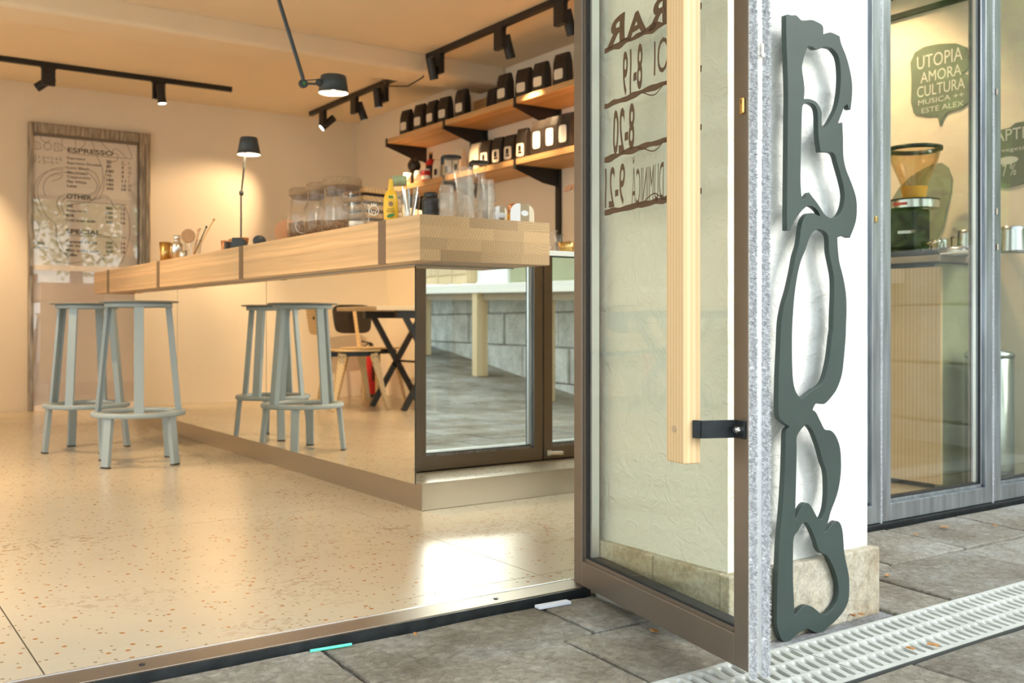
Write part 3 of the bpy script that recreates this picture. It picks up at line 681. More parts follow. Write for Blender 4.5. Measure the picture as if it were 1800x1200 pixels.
for (y0, y1) in ((0.001, 0.017), (0.030, 0.046)):
    m = pile('p', 0, y1-y0, 0, ZD0-0.012, ZD1, (1, 0, 0), 15000, 0.008, None, ax=(0, 1, 0))
    mm = MB(); mm.add([v+Vector((LL+0.002, y0, 0)) for v in m.v], m.f); mm.box(LL, LL+0.003, y0, y1, ZD0-0.01, ZD1)
    o = struct('brush_seal', mm, M_fur, dr1, label='fuzzy grey white brush seal along the door edge'); o['kind'] = 'stuff'
# lock: strip plate, hook, cylinder
pl = struct('lock_plate', MB().box(LL+0.0035, LL+0.006, 0.0175, 0.0285, 1.005, 1.225), M_labelw, dr1, bevel=0.001)
struct('hook_bolt', MB().box(LL+0.006, LL+0.012, 0.021, 0.027, 1.165, 1.185).cyl((LL+0.006, 0.024, 1.163), (LL+0.014, 0.024, 1.163), 0.004, n=10), M_chrome, pl)
for z in (1.213, 1.155, 1.055, 1.025):
    struct('screw', MB().cyl((LL+0.006, 0.023, z), (LL+0.0072, 0.023, z), 0.003, n=10), M_zinc, pl)
struct('lock_slot', MB().box(LL+0.006, LL+0.0066, 0.0195, 0.0265, 1.085, 1.123), M_steel, pl)
lc = struct('lock_cylinder', MB().box(LL-0.020, LL-0.008, -0.006, 0.0, 1.055, 1.086), M_brass, dr1, bevel=0.0045, seg=4)
struct('keyhole', MB().cyl((LL-0.014, -0.0065, 1.078), (LL-0.014, -0.0055, 1.078), 0.0045, n=12), M_brass, lc)
struct('keyway', MB().box(LL-0.0146, LL-0.0134, -0.0071, -0.006, 1.0745, 1.0815), M_black, lc)
# wooden pull bar on the street side
hb = struct('door_handle', MB().box(0.600, 0.662, -0.100, -0.061, 0.392, 2.05), M_pine, dr1, bevel=0.003, label='tall square pine pull bar')
bk = MB(); pts = [(0.722, -0.003), (0.692, -0.003), (0.678, -0.072), (0.6635, -0.080)]
for i in range(3):
    a, b = pts[i], pts[i+1]; bk.bar((a[0], a[1], 0.459), (b[0], b[1], 0.459), 0.005, 0.034)
struct('bracket', bk, M_black2, hb, bevel=0.001)
struct('bolt', MB().cyl((0.708, -0.006, 0.459), (0.708, -0.014, 0.459), 0.0075, n=6, smooth=False).cyl((0.708, -0.014, 0.459), (0.708, -0.018, 0.459), 0.0045, n=12), M_zinc, hb)
struct('screw', MB().cyl((0.631, -0.100, 0.457), (0.631, -0.1025, 0.457), 0.0065, n=16), M_zinc, hb)
# opening hours in brown vinyl, read from the other side
def lt(body, pr, pl_, yb, yt, wave=0.0008, off=0.0):
    s1, zb_ = leaf(pr, yb); s0, _ = leaf(pl_, yb); _, zt_ = leaf((pr+pl_)/2, yt)
    text_obj('lettering', body, (s1, 0.0092, zb_), (-1, 0, 0), (0, 0, 1), s1-s0, zt_-zb_, M_vinyl, dr1, wave, cut=5, offset=off)
for ch, pr, pl_, yb, yt in (('O', 1214, 1180, 28, -30), ('R', 1175, 1140, 38, -4), ('A', 1138, 1101, 55, 19), ('R', 1099, 1066, 72, 31)):
    lt(ch, pr, pl_, yb, yt, 0.002, 0.035)
lt('8-19', 1130, 1095, 157, 83, 0.0012, 0.02); lt('JOI', 1186, 1150, 138, 64, 0.0008)
lt('8-20', 1116, 1078, 262, 187, 0.0012, 0.02); lt('9-21', 1099, 1064, 360, 291, 0.0012, 0.01); lt('DUMINIC\u0102', 1167, 1111, 352, 268, 0.0008)
def ribbon(name, pts, wid, m, parent, up=(0,0,1), nrm=None, th=0.0, off=(0,0,0)):
    P = []; n = len(pts); pts = [Vector(p) for p in pts]; N = Vector(nrm)
    for k, p in enumerate(pts):
        d = (pts[min(k+1, n-1)]-pts[max(k-1, 0)]).normalized(); s = d.cross(N).normalized()
        w = wid[k] if isinstance(wid, (list, tuple)) else wid
        P += [p+s*w/2, p-s*w/2]
    return MB().add(P, [(2*k, 2*k+1, 2*k+3, 2*k+2) for k in range(n-1)])
rw = random.Random(2)
for (xa, ya, xb_, yb_, sd) in ((1063, 91, 1170, 40, 1), (1063, 187, 1170, 146, 2), (1063, 281, 1170, 245, 3), (1063, 374, 1170, 350, 4)):
    pts = []; wd = []; pts2 = []; wd2 = []
    for k in range(41):
        t = k/40; px = xa+(1234-xa)*t; py = ya+(yb_-ya)/(xb_-xa)*(px-xa)
        j = 4.0*noise.noise((t*5.5+sd*3.1, sd, 0))+2.0*noise.noise((t*16, sd*2, 5))
        s, z = leaf(px, py+j); pts.append((s, 0.0092, z)); wd.append(0.013+0.011*noise.noise((t*9, sd*5, 1)))
        if 14 <= k <= 26:
            q = math.sin((k-14)/12*math.pi); s, z = leaf(px, py+j+(13 if sd in (2, 3) else -9)*q*q*(1 if sd != 4 else 1.6)); pts2.append((s, 0.0092, z)); wd2.append(0.0028)
    struct('wavy_line', ribbon('r', pts, wd, None, None, nrm=(0, 1, 0)), M_vinyl, dr1)
    struct('wavy_line', ribbon('r', pts2, wd2, None, None, nrm=(0, 1, 0)), M_vinyl, dr1)
for i, px in enumerate((1233, 1233, 1233, 1233)):
    pass

# ---------------------------------------------------------------- BOB sign on the pier
YS = 1.484
def sp_(l): return [tuple(map(float, q.split(','))) for q in l.split()]
OUT = sp_("1381.2,26.6 1385,25.4 1392,27.1 1398.1,26.6 1402.5,29.6 1409.5,35.9 1425.3,34.9 1433.1,37.1 1443.6,42.9 1446.8,48.5 1447.1,60.1 1458.5,56.9 1466.4,59 1475.7,63.9 1478.6,77.4 1487.4,99.3 1493.5,122 1497.5,144.8 1497.5,167.5 1494.9,192.9 1491.4,191.1 1489.1,183.3 1483.9,187.6 1479.5,199 1473.4,214.9 1473.4,217.4 1480.4,214.9 1481.6,239.8 1482.1,271.3 1486.5,295.8 1495.3,318.5 1503.7,343 1506.1,364 1504.9,385 1500.5,400.8 1493.5,417.9 1485.6,414.8 1480.4,413.8 1471.6,417.5 1472.5,435 1475.1,459.5 1480.4,480.5 1484.8,501.5 1487.4,522.5 1487.9,548.8 1486.9,575 1486.5,590 1485.6,602.8 1482.1,641.3 1478.6,662.3 1470.8,683.3 1462,696.4 1450.6,708.6 1443.6,709.9 1434.9,708.6 1431,713 1428.2,720 1434,724.4 1439.3,734.9 1448,752.4 1452.4,755.5 1460.3,756.4 1466.4,762 1472.0,772 1476.9,789.8 1478.3,817.8 1476.4,844 1470.8,870.3 1460.3,898.3 1455,918.4 1448.9,937.1 1462,921.9 1469,915.8 1474.3,916.6 1478.6,923.6 1481.3,936.8 1482.7,955 1483.9,970.3 1488.3,993 1492.6,1017.5 1492.1,1049 1488.3,1063 1480.4,1077 1467.3,1091.9 1455,1102.4 1444.5,1110.3 1435.8,1112 1428.8,1109.4 1420,1105 1411.3,1107.6 1395.5,1119 1387.6,1125.7 1378.9,1127.8 1372.8,1122.5 1367.5,1108.5 1364.9,1094.5 1365.4,1052.5 1366.6,1017.5 1368.4,973.8 1370,945 1372.8,917.5 1376.3,873.8 1378.9,826.5 1380.1,786.3 1381.5,758.5 1387.6,749.8 1376.3,741.9 1368.4,730.5 1367.5,702.5 1368.4,658.8 1371,606.3 1372.8,566.3 1378,536.5 1385.9,508.5 1392.9,477 1398.1,449 1404.3,428 1407.4,402.5 1411.3,386.8 1418.3,376.3 1427,374.2 1433.1,376.3 1441.4,380.6 1437.5,371 1428.8,363.7 1420.9,361.9 1413,366.6 1404.3,376.3 1395.5,390.3 1388.5,404.3 1382.7,404.6 1382.9,350 1383.6,280 1384.1,210 1384.7,167.5 1383.3,115 1381.5,62.5")
HOLES = [sp_("1420,81.8 1427,82.5 1433.1,86.5 1440,86 1448,82.8 1456.8,83.5 1463.8,86.5 1472.5,98 1476.4,115 1477.4,141 1475.1,167.5 1470.8,188.5 1463.8,204 1457,216 1451,223 1447.1,224.9 1444.2,218.8 1444.2,199 1441,188.5 1434,178.9 1423.5,174.2 1413,173.6 1413.9,158.8 1412.7,143 1409.5,120.3 1411.6,106.3 1414.8,94"),
 sp_("1410.4,186.8 1414.5,182 1420,180.6 1428.8,183.3 1434.9,190.3 1437.2,202.5 1437.5,220.5 1438.4,241.5 1441.9,266.9 1453.3,266.9 1462,268.1 1467.3,273 1470.8,285.3 1477.8,309.8 1483,330.8 1484.4,346.5 1482.1,362.3 1476,376.3 1467.3,383.3 1458.5,382.9 1449.8,377.1 1442.8,366.6 1435.8,356.1 1427,344.8 1422.1,338.1 1410.4,352.6 1408.1,339.5 1406.9,315 1407.4,280 1408.6,227.5 1409.2,202.5"),
 sp_("1432.3,405.3 1439.3,403.2 1448,406.1 1455,414 1456.4,426.3 1457.1,443.8 1462,468.3 1465.2,487.5 1465.9,513.8 1464.6,548.8 1463.8,580 1462,592 1458.5,623.8 1453.3,650 1448,667.5 1440.1,678 1428.8,685 1418.3,692.9 1408.6,700.8 1400.8,692 1395.5,678 1392.9,655.3 1392,615 1392.4,575 1395.2,531.3 1398.1,505 1402.5,478.8 1407.8,457.8 1415.6,438.5 1420.9,422.8 1426.1,411.4"),
 sp_("1415.6,746.6 1421.8,748.9 1428.8,758.5 1435.8,776 1441,792 1446.3,812.5 1451.5,826.5 1453.3,844 1453.3,872 1450.6,894.8 1444.5,910.5 1438.4,913.1 1431.4,900 1425.3,888.6 1418.3,883.4 1411.3,886.9 1404.3,898.3 1397.3,912.3 1398.1,882.5 1399.5,830 1400.2,787 1400.2,768.7 1406,757"),
 sp_("1414.8,917.9 1420,921 1427,933.3 1434,950.8 1437.5,963 1442.8,971.1 1451.5,974.6 1458.5,984.3 1467.3,1003.5 1472.5,1022.8 1473.9,1038.5 1470.8,1056 1462,1070 1451.5,1079.6 1442.8,1077.9 1434,1070.9 1425.3,1064.8 1416.5,1063.9 1407.8,1069.1 1396.4,1082.3 1395.2,1052.5 1393.8,1017.5 1393.8,973.8 1395.2,943.8 1402.5,933.3 1408.6,921.9")]
def smoothpoly(pts):
    n = len(pts); out = []
    V = [Vector(p) for p in pts]
    def sharp(i):
        a = V[i]-V[i-1]; b = V[(i+1) % n]-V[i]
        return a.length < 1e-6 or b.length < 1e-6 or a.angle(b) > R(52)
    S = [sharp(i) for i in range(n)]
    for i in range(n):
        p1, p2 = V[i], V[(i+1) % n]; out.append(p1)
        m1 = Vector((0, 0)) if False else ((p2-V[i-1])*0.5 if not S[i] else (p2-p1)); m2 = ((V[(i+2) % n]-p1)*0.5 if not S[(i+1) % n] else (p2-p1))
        L = (p2-p1).length
        for m_ in (m1, m2):
            if m_.length > L*1.2: m_.length = L*1.2
        for t in (0.33, 0.67):
            h00 = 2*t**3-3*t*t+1; h10 = t**3-2*t*t+t; h01 = -2*t**3+3*t*t; h11 = t**3-t*t
            out.append(p1*h00+m1*h10+p2*h01+m2*h11)
    return out
cu = bpy.data.curves.new('s', 'CURVE'); cu.dimensions = '2D'; cu.fill_mode = 'BOTH'; cu.extrude = 0.006; cu.bevel_depth = 0.0008; cu.bevel_resolution = 1; cu.offset = -0.0008
def plane_xz(px, py): v = atY(px, py, YS); return (v.x, v.z)
for poly in [OUT]+HOLES:
    q = smoothpoly([plane_xz(*p) for p in poly]); s_ = cu.splines.new('POLY'); s_.points.add(len(q)-1); s_.use_cyclic_u = True
    for k, v in enumerate(q): s_.points[k].co = (v[0], v[1], 0, 1)
so = bpy.data.objects.new('s', cu); C.objects.link(so); dg = bpy.context.evaluated_depsgraph_get(); dg.update()
me = bpy.data.meshes.new_from_object(so.evaluated_get(dg)); bpy.data.objects.remove(so)
sgn_ = thing('wall_sign', 'tall dark green cut-out BOB sign mounted on the white plaster pier', 'sign', (1.83, YS, 0.0), 0, None, True)
bx = min(v.co.x for v in me.vertices); 
for v in me.vertices: v.co = Vector((v.co.x-1.83, 0.006-v.co.z, v.co.y))
me.flip_normals(); me.materials.clear(); me.materials.append(M_sign)
ob = bpy.data.objects.new('lettering', me); C.objects.link(ob); ob.parent = sgn_
for (px, py) in ((1432, 62), (1480, 398), (1420, 730), (1440, 1096)):
    v = atY(px, py, YS); obj('standoff', MB().cyl((v.x, YS+0.012, v.z), (v.x, 1.53 if v.z > 0.12 else 1.502, v.z), 0.006, n=10), M_black2, sgn_)
# small things on the paving
solo('drinking_straw', MB().cyl(atZ(545, 1144, -0.0145), atZ(618, 1132, -0.0145), 0.0033, n=10), M_mint, 'mint green plastic straw lying against the black threshold', 'straw')
a = atZ(944, 1067, -0.0135); b = atZ(1000, 1057, -0.0135)
solo('shim', MB().bar(a, b, 0.022, 0.007), M_card, 'flat grey white shim under the threshold near the door hinge', 'shim', bevel=0.001)
leafs = [(1500,1080,'tan leaf at the foot of the pier right of the sign'),(1514,1078,'rust brown leaf by the limestone corner of the pier'),(1560,1010,'small brown leaf on the paving beyond the pier corner'),(1660,925,'brown leaf on the paving below the steel window sill'),(1748,922,'longer brown leaf on the paving at the far right'),(1610,938,'leaf scrap at the sill beside the pier'),(730,1113,'curled tan leaf by the threshold in the middle of the doorway'),(1150,1107,'pale leaf on the paving below the open door'),(1640,1132,'small leaf scrap lying on the white grating'),(1600,1138,'brown fleck lying on the grating slots')]
rn = random.Random(4)
for k, (px, py, lab) in enumerate(leafs):
    z = ZO+(0.010 if k < 8 else 0.012); c = atZ(px, py, z); z2 = gz(c.x, c.y)+(z-ZO)-0.002*(k < 8); c = atZ(px, py, z2); a = rn.random()*6; s = 0.011+0.007*rn.random()
    P = []; 
    for q in range(8):
        t = q/8*2*math.pi; rr = s*(1 if q % 2 else 0.75); u = Vector((math.cos(t)*rr, math.sin(t)*rr*0.45, 0.002*math.sin(3*t))); P.append(c+Vector((u.x*math.cos(a)-u.y*math.sin(a), u.x*math.sin(a)+u.y*math.cos(a), u.z)))
    P += [p-Vector((0,0,0.001)) for p in P]
    solo('fallen_leaf', MB().add(P, [tuple(range(8)), tuple(range(8, 16))[::-1]]+[(i, (i+1) % 8, 8+(i+1) % 8, 8+i) for i in range(8)]), M_leafb, lab, 'leaf', 'fallen leaves on the paving')

# ---------------------------------------------------------------- bar stools
def make_stool(label, loc, up_a, low_a):
    t = thing('bar_stool', label, 'stool', loc, 0, 'bar stools')
    obj('seat', MB().lathe([(0, 0.757), (0.176, 0.757), (0.181, 0.760), (0.181, 0.763), (0.178, 0.765), (0, 0.765)], n=48), M_stooltop, t)
    obj('seat_ring', MB().lathe([(0.14, 0.735), (0.152, 0.735), (0.152, 0.757), (0.14, 0.757), (0.14, 0.735)], n=40), M_stool, t, merge=True)
    for k in range(4):
        a = R(up_a+90*k); c, s = math.cos(a), math.sin(a)
        obj('upper_leg', MB().bar((0.140*c, 0.140*s, 0.745), (0.186*c, 0.186*s, 0.236), 0.042, 0.014, up=(c, s, 0)).bar((0.131*c-0.019*s*-1, 0.131*s+0.019*c*-1, 0.745), (0.177*c-0.019*s*-1, 0.177*s+0.019*c*-1, 0.236), 0.005, 0.026, up=(c, s, 0)), M_stool, t, bevel=0.0015)
    obj('foot_ring', MB().lathe([(0.160, 0.225), (0.209, 0.225), (0.212, 0.229), (0.212, 0.243), (0.209, 0.247), (0.160, 0.247), (0.160, 0.225)], n=56), M_stool, t, merge=True)
    for k in range(4):
        a = R(low_a+90*k); c, s = math.cos(a), math.sin(a)
        l = obj('lower_leg', MB().bar((0.190*c, 0.190*s, 0.226), (0.212*c, 0.212*s, 0.006), 0.040, 0.022, up=(c, s, 0)), M_stool, t, bevel=0.0015)
        obj('foot_pad', MB().bar((0.212*c, 0.212*s, 0.006), (0.2125*c, 0.2125*s, 0.0), 0.041, 0.023, up=(c, s, 0)), M_black, l)
make_stool('grey blue metal bar stool nearer the doorway, in front of its mirror image', (1.267, 4.93, 0), -104, -56)
make_stool('grey blue metal bar stool standing behind, nearer the menu door', (1.172, 5.58, 0), -128, 9.4)

# ---------------------------------------------------------------- lamps
def spot_light(loc, d, w, ang=60, r=0.03, blend=0.6, parent=None, col=WARM):
    l = bpy.data.lights.new('lamp_light', 'SPOT'); l.energy = w; l.spot_size = R(ang); l.spot_blend = blend; l.shadow_soft_size = r; l.color = col
    o = bpy.data.objects.new('lamp_light', l); C.objects.link(o); o.rotation_euler = Vector(d).to_track_quat('-Z', 'Y').to_euler()
    if parent is not None: o.location = Vector(loc)-parent.location; o.parent = parent
    else: o.location = loc
def track(name, label, a, b):
    t = thing('light_track', label, 'lighting track', tuple((Vector(a)+Vector(b))/2), 0, 'ceiling light tracks', True)
    obj('rail', MB().bar(a, b, 0.036, 0.035), M_black, t, bevel=0.001)
    d = (Vector(b)-Vector(a)).normalized()
    for p, q in ((a, -1), (b, 1)): obj('end_cap', MB().bar(Vector(p), Vector(p)+d*q*0.006, 0.039, 0.038), M_black2, t)
    return t
ZR = ZC-0.0175
def head(px_, py_, along, aim, label, w=SPOT_W, ang=62, side=1, deep=0.028):
    base = Vector((px_, py_, ZR-0.0175)); al = Vector(along); aim = Vector(aim).normalized()
    t = thing('track_spotlight', label, 'spotlight', tuple(base), 0, 'track spotlights', True)
    obj('adapter', MB().bar(base-al*0.05, base+al*0.05, 0.030, 0.016).add([], []), M_black, t)
    perp = Vector((0, 0, 1)).cross(al)
    obj('driver_box', MB().bar(base+Vector((0, 0, -0.006)), base+Vector((0, 0, -0.125)), 0.034, 0.088, up=tuple(al)), M_black, t, bevel=0.002)
    c = base+Vector((0, 0, -0.085))+perp*0.055*side
    obj('swivel', MB().cyl(c-perp*0.05*side, c, 0.012, n=12), M_black, t)
    a, b = c-aim*0.055, c+aim*0.085
    cy = obj('lamp_head', MB().cyl(a, b, 0.030, n=24, caps=False).cyl(a, a+aim*0.001, 0.030, n=24).cyl(b-aim*0.05, b, 0.0275, n=24, caps=False), M_black, t)
    lb = b-aim*deep; obj('lens', MB().cyl(lb, lb+aim*0.0015, 0.027, n=24), M_lens, cy)
    spot_light(b+aim*0.006, aim, w, ang, 0.025, 0.7, t)
track('t', 'long black light track along the right, above the coffee shelves', (3.40, 2.45, ZR), (3.40, 5.885, ZR))
track('t', 'short black light track beyond the ceiling beam with three spotlights', (3.50, 6.55, ZR), (3.50, 8.06, ZR))
track('t', 'black light track parallel to the back wall above the menu door', (0.25, 7.58, ZR), (2.63, 7.58, ZR))
track('t', 'added black light track, out of view, over the left side of the room behind the doorway', (0.10, 2.6, ZR), (0.10, 6.3, ZR))  # added track, out of view, carrying fill lamps for the room
Yd = (0, 1, 0)
head(3.40, 5.75, Yd, (0.30, 0.10, -1), 'black spotlight at the far end of the long right track', side=1)
head(3.40, 5.03, Yd, (0.42, 0.12, -1), 'second black spotlight from the beam on the long right track', side=-1)
head(3.40, 4.43, Yd, (0.42, 0.12, -1), 'black spotlight on the long track right beside the door leaf', side=-1)
head(3.40, 3.55, Yd, (0.45, 0.0, -1), 'added black spotlight on the long track, out of view behind the door leaf', side=-1, w=SPOT_W*0.7)  # extra lamp added out of view for more light on the right
head(3.40, 2.80, Yd, (0.55, 0.0, -1), 'added black spotlight, out of view, on the long track end next to the windows', side=-1, w=SPOT_W*0.55, ang=90)  # extra lamp added to brighten the wall behind the windows
head(3.50, 7.82, Yd, (-0.75, 0.20, -0.7), 'black spotlight with bright lens nearest the back wall on the short track', side=-1, deep=0.004)
head(3.50, 7.22, Yd, (0.35, -0.1, -1), 'middle black spotlight of the short track', side=-1)
head(3.50, 6.72, Yd, (0.12, 0.0, -1), 'black spotlight nearest the beam on the short track', side=1)
Xd = (1, 0, 0)
head(1.34, 7.58, Xd, (-0.75, 0.35, -0.6), 'black spotlight over the left corner of the menu door, tilted left', side=1)
head(2.09, 7.58, Xd, (0.10, -0.10, -1), 'black spotlight with bright lens over the right edge of the menu door', side=-1, deep=0.004)
head(0.62, 7.58, Xd, (0.1, 0.5, -1), 'black spotlight on the back track left of the menu door', side=1)
for k, (yy, aim, lab) in enumerate(((3.1, (0.35, 0.2, -1), 'nearest the doorway'), (4.2, (-0.3, 0.2, -1), 'second from the doorway'), (5.2, (0.45, 0.15, -1), 'third from the doorway'), (6.1, (-0.35, 0.5, -1), 'farthest from the doorway'))):  # four unseen lamps added as warm fill for the room
    head(0.10, yy, Yd, aim, 'added black spotlight, out of view, on the left track, '+lab, side=1, ang=80, w=SPOT_W*1.2)
def shade_part(parent, c, r1, r0, z0, z1):
    s = obj('lamp_shade', MB().lathe([(r1, z0), (r0, z1), (r0*0.93, z1+0.003), (0.018, z1+0.003), (0.018, z1-0.002), (r0*0.9, z1-0.003), (r1-0.003, z0), (r1, z0)], c, n=40), M_navy, parent, merge=True)
    obj('shade_lining', MB().lathe([(r1-0.0035, z0+0.001), (r0-0.004, z1-0.005), (0.02, z1-0.0055)], c, n=40), M_white, s)
    obj('bulb', MB().ball(Vector(c)+Vector((0, 0, (z0+z1)/2-0.004)), 0.020), M_lens, s)
def point_light(loc, w, parent, r=0.022):
    l = bpy.data.lights.new('lamp_light', 'POINT'); l.energy = w; l.shadow_soft_size = r; l.color = WARM
    o = bpy.data.objects.new('lamp_light', l); C.objects.link(o); o.location = Vector(loc)-parent.location; o.parent = parent
pend = thing('ceiling_arm_lamp', 'dark slate arm lamp hanging from the ceiling over the bar', 'lamp', (1.469, 4.05, ZC), 0, None, True)
J = Vector((1.722, 4.05, 1.685)); B0 = Vector((1.469, 4.05, ZC-0.03)); S0 = Vector((1.862, 4.05, 1.70))
obj('ceiling_rose', MB().cyl((1.469, 4.05, ZC), (1.469, 4.05, ZC-0.03), 0.05, n=28), M_navy, pend)
obj('arm', MB().cyl(J+Vector((0,0,0.02)), B0, 0.0085, n=14), M_navy, pend)
jt = obj('joint', MB().cyl(J+Vector((0,-0.008,0)), J+Vector((0,0.008,0)), 0.019, n=24), M_navy, pend)
obj('hand_knob', MB().cyl(J+Vector((0,-0.013,0)), J+Vector((0,-0.008,0)), 0.007, n=16), M_leafg, jt)
obj('shade_arm', MB().bar(J, S0+Vector((-0.062, 0, -0.006)), 0.010, 0.008).bar(J+Vector((0.01,0,0.015)), S0+Vector((-0.075, 0, 0.012)), 0.004, 0.004).ball(S0+Vector((-0.066, 0, 0.0)), 0.017), M_navy, pend)
shade_part(pend, (1.862, 4.05, 0), 0.0655, 0.055, 1.662, 1.735); point_light((1.862, 4.05, 1.684), 9, pend)
tl = thing('table_lamp', 'dark slate table lamp on a thin pole on the bar top', 'lamp', (1.85, 5.17, ZT), 0, None, True)
obj('base', MB().lathe([(0, ZT), (0.085, ZT), (0.085, ZT+0.008), (0.08, ZT+0.012), (0, ZT+0.012)], (1.85, 5.17, 0)), M_navy, tl)
obj('pole', MB().cyl((1.85, 5.17, ZT+0.01), (1.85, 5.17, 1.345), 0.0048, n=10), M_navy, tl)
obj('joint', MB().cyl((1.842, 5.165, 1.345), (1.858, 5.165, 1.345), 0.013, n=16), M_navy, tl)
obj('upper_arm', MB().cyl((1.85, 5.165, 1.345), (1.85, 5.09, 1.585), 0.0045, n=10), M_navy, tl)
obj('power_cord', MB().tube([(1.85, 5.12, 1.55), (1.84, 5.10, 1.50), (1.845, 5.13, 1.44), (1.85, 5.16, 1.36)], 0.002, 6), M_black, tl)
shade_part(tl, (1.85, 5.055, 0), 0.060, 0.044, 1.531, 1.617); point_light((1.85, 5.055, 1.56), 7, tl)
solo('power_cable', MB().tube([(3.40, 5.89, 2.46), (3.40, 5.96, 2.33), (3.36, 6.1, 2.29), (3.33, 6.35, 2.335), (3.36, 6.5, 2.44), (3.50, 6.56, 2.46)], 0.005, 8), M_black, 'black cable looping under the beam from the long light track', 'cable')
# ---------------------------------------------------------------- menu door in the back wall
X0, X1, ZTD = 1.3215, 2.2126, 2.172
d2 = structroot('door_2'); y1 = YB-0.002; y0 = YB-0.05
struct('door_frame', MB().box(X0, X0+0.036, y0, y1, 0, ZTD).box(X1-0.085, X1, y0, y1, 0, ZTD).box(X0+0.0362, X1-0.0852, y0, y1, ZTD-0.075, ZTD), M_agedm, d2, bevel=0.008, seg=3)
struct('frame_bead', MB().box(X1-0.098, X1-0.085, y0+0.012, y1, 0, ZTD-0.08).box(X0+0.036, X1-0.09, y0+0.012, y1, ZTD-0.10, ZTD-0.075).box(X1-0.045, X1-0.038, y0-0.008, y0-0.001, 0, ZTD-0.085), M_bronze, d2)
struct('panel', MB().box(X0+0.036, X1-0.098, y0+0.030, y0+0.038, 0.01, 1.09), M_frost, d2)
struct('rail', MB().box(X0+0.036, X1-0.098, y0+0.014, y0+0.034, 1.06, 1.10).box(X0+0.036, X1-0.098, y0+0.012, y0+0.034, 0.0, 0.04), M_paper, d2)
struct('pane', MB().box(X0+0.036, X1-0.098, y0+0.016, y0+0.020, 0.04, ZTD-0.10), M_mglass, d2)
struct('hinge', MB().box(X0+0.004, X0+0.03, y0-0.012, y0, 1.02, 1.09), M_bronze, d2)
yp = y0+0.0245
pos = thing('menu_poster', 'menu poster with contour line drawing and price list behind the door glass', 'poster', ((X0+X1)/2-0.03, yp, 1.10), 0, None, True)
obj('sheet', MB().box(X0+0.037, X1-0.099, yp, yp+0.002, 1.10, ZTD-0.10), M_paper, pos)
def pp(px, py): v = atY(px, py, yp-0.001); return v
def pt(body, px, py, h, pxr=None, m=None, off=0.012):
    """text with baseline at (px,py), cap height h px, optional right end px"""
    a = pp(px, py); z1 = pp(px, py-h).z
    w = (pp(pxr, py).x-a.x) if pxr else None
    text_obj('lettering', body, a, (1, 0, 0), (0, 0, 1), w, z1-a.z, m or M_ink, pos, offset=off)
SL = 0.098
def yl(px, y): return y  # rows are level in the room; baselines follow from the plane
rows = [('Espresso', 278, 150, '30', '7', 'c'), ('Espresso Double', 286.5, 178, '60', '8', 'cc'), ('Long Black', 295, 157, '180', '8', 'cc'), ('Macchiato', 302.5, 154, '70', '8', 'c'), ('Cappuccino', 311, 159, '180', '11', 'c'), ('Flat White', 318.5, 152, '180', '12', 'cc'), ('Latte', 326, 135, '300', '14', 'cc')]
def zrow(px, py): return pp(px, py).z
def rowtext(y, items, h):
    z = zrow(118, y+2.5)
    for body, p0, p1, m in items:
        a = pp(p0, 300); a.z = z; w = pp(p1, 300).x-a.x
        text_obj('lettering', body, a, (1, 0, 0), (0, 0, 1), w, h, m, pos, offset=0.02)
for n_, y, xr, a, b, c in rows:
    hh = 0.024 if any(ch in 'gpy' for ch in n_) else 0.021
    rowtext(y, [(n_, 118, xr, M_ink), (a, 187, 187+4.2*len(a), M_ink), (b, 214, 214+3.6*len(b), M_ink), (c, 225, 225+3*len(c), M_line)], hh)
for n_, y, xr, a, b in (('V60', 361.5, 128, '300', '12'), ('Aeropress xl', 370, 151, '300', '12'), ('Ibrik', 378, 131, '120', '12'), ('Cold brew tonic', 386.5, 168, '300', '16'), ('Caramel ice tea', 424, 171, '300', '14'), ('Irish sky', 431.5, 142, '180', '14'), ('Mint coffee wine', 439.5, 174, '300', '18'), ('Coffee', 447.5, 136, None, None)):
    it = [(n_, 116, xr, M_ink)]
    if a: it += [(a, 186, 198, M_ink), (b, 213, 220, M_ink)]
    rowtext(y, it, 0.022)
rowtext(264.5, [('ESPRESSO', 119, 199, M_ink)], 0.037); rowtext(346.5, [('OTHER', 117, 161, M_ink)], 0.037); rowtext(408, [('SPECIAL', 116, 177, M_ink)], 0.037)
rowtext(279, [('ml', 187, 192, M_line), ('lei', 214, 222, M_line)], 0.012)
for y in (269, 353, 413): 
    z = zrow(118, y); a = pp(118, 300).x; b = pp(222, 300).x
    obj('rule', MB().box(a, b, yp-0.001, yp-0.0005, z-0.003, z+0.002), M_line, pos)
z = zrow(60, 262)
for k, ch in enumerate('BOB'):
    a = pp(57+k*19, 262); a.z = z-0.02*0; text_obj('lettering', ch, a, (1, 0, 0), (0, 0, 1), 0.062, 0.062, M_line, pos, offset=0.06)
    text_obj('lettering', ch, a+Vector((0.006, -0.0006, 0.006)), (1, 0, 0), (0, 0, 1), 0.05, 0.05, M_paper, pos, offset=0.02)
for y, body, xr in ((276, '\u30b9\u30c8\u30b9\u30da\u30b7\u30e3\u30eb', 110), (283.5, '\u30c6\u30a3\u30b3\u30fc\u30d2\u30fc', 103)):
    a = pp(58, 300); a.z = zrow(58, y+3); text_obj('lettering', body, a, (1, 0, 0), (0, 0, 1), pp(xr, 300).x-a.x, 0.030, M_ink, pos)
rowtext(429, [('+ Milk', 58, 80, M_ink)], 0.02); rowtext(436.5, [('+ Mocha', 58, 84, M_ink)], 0.02)
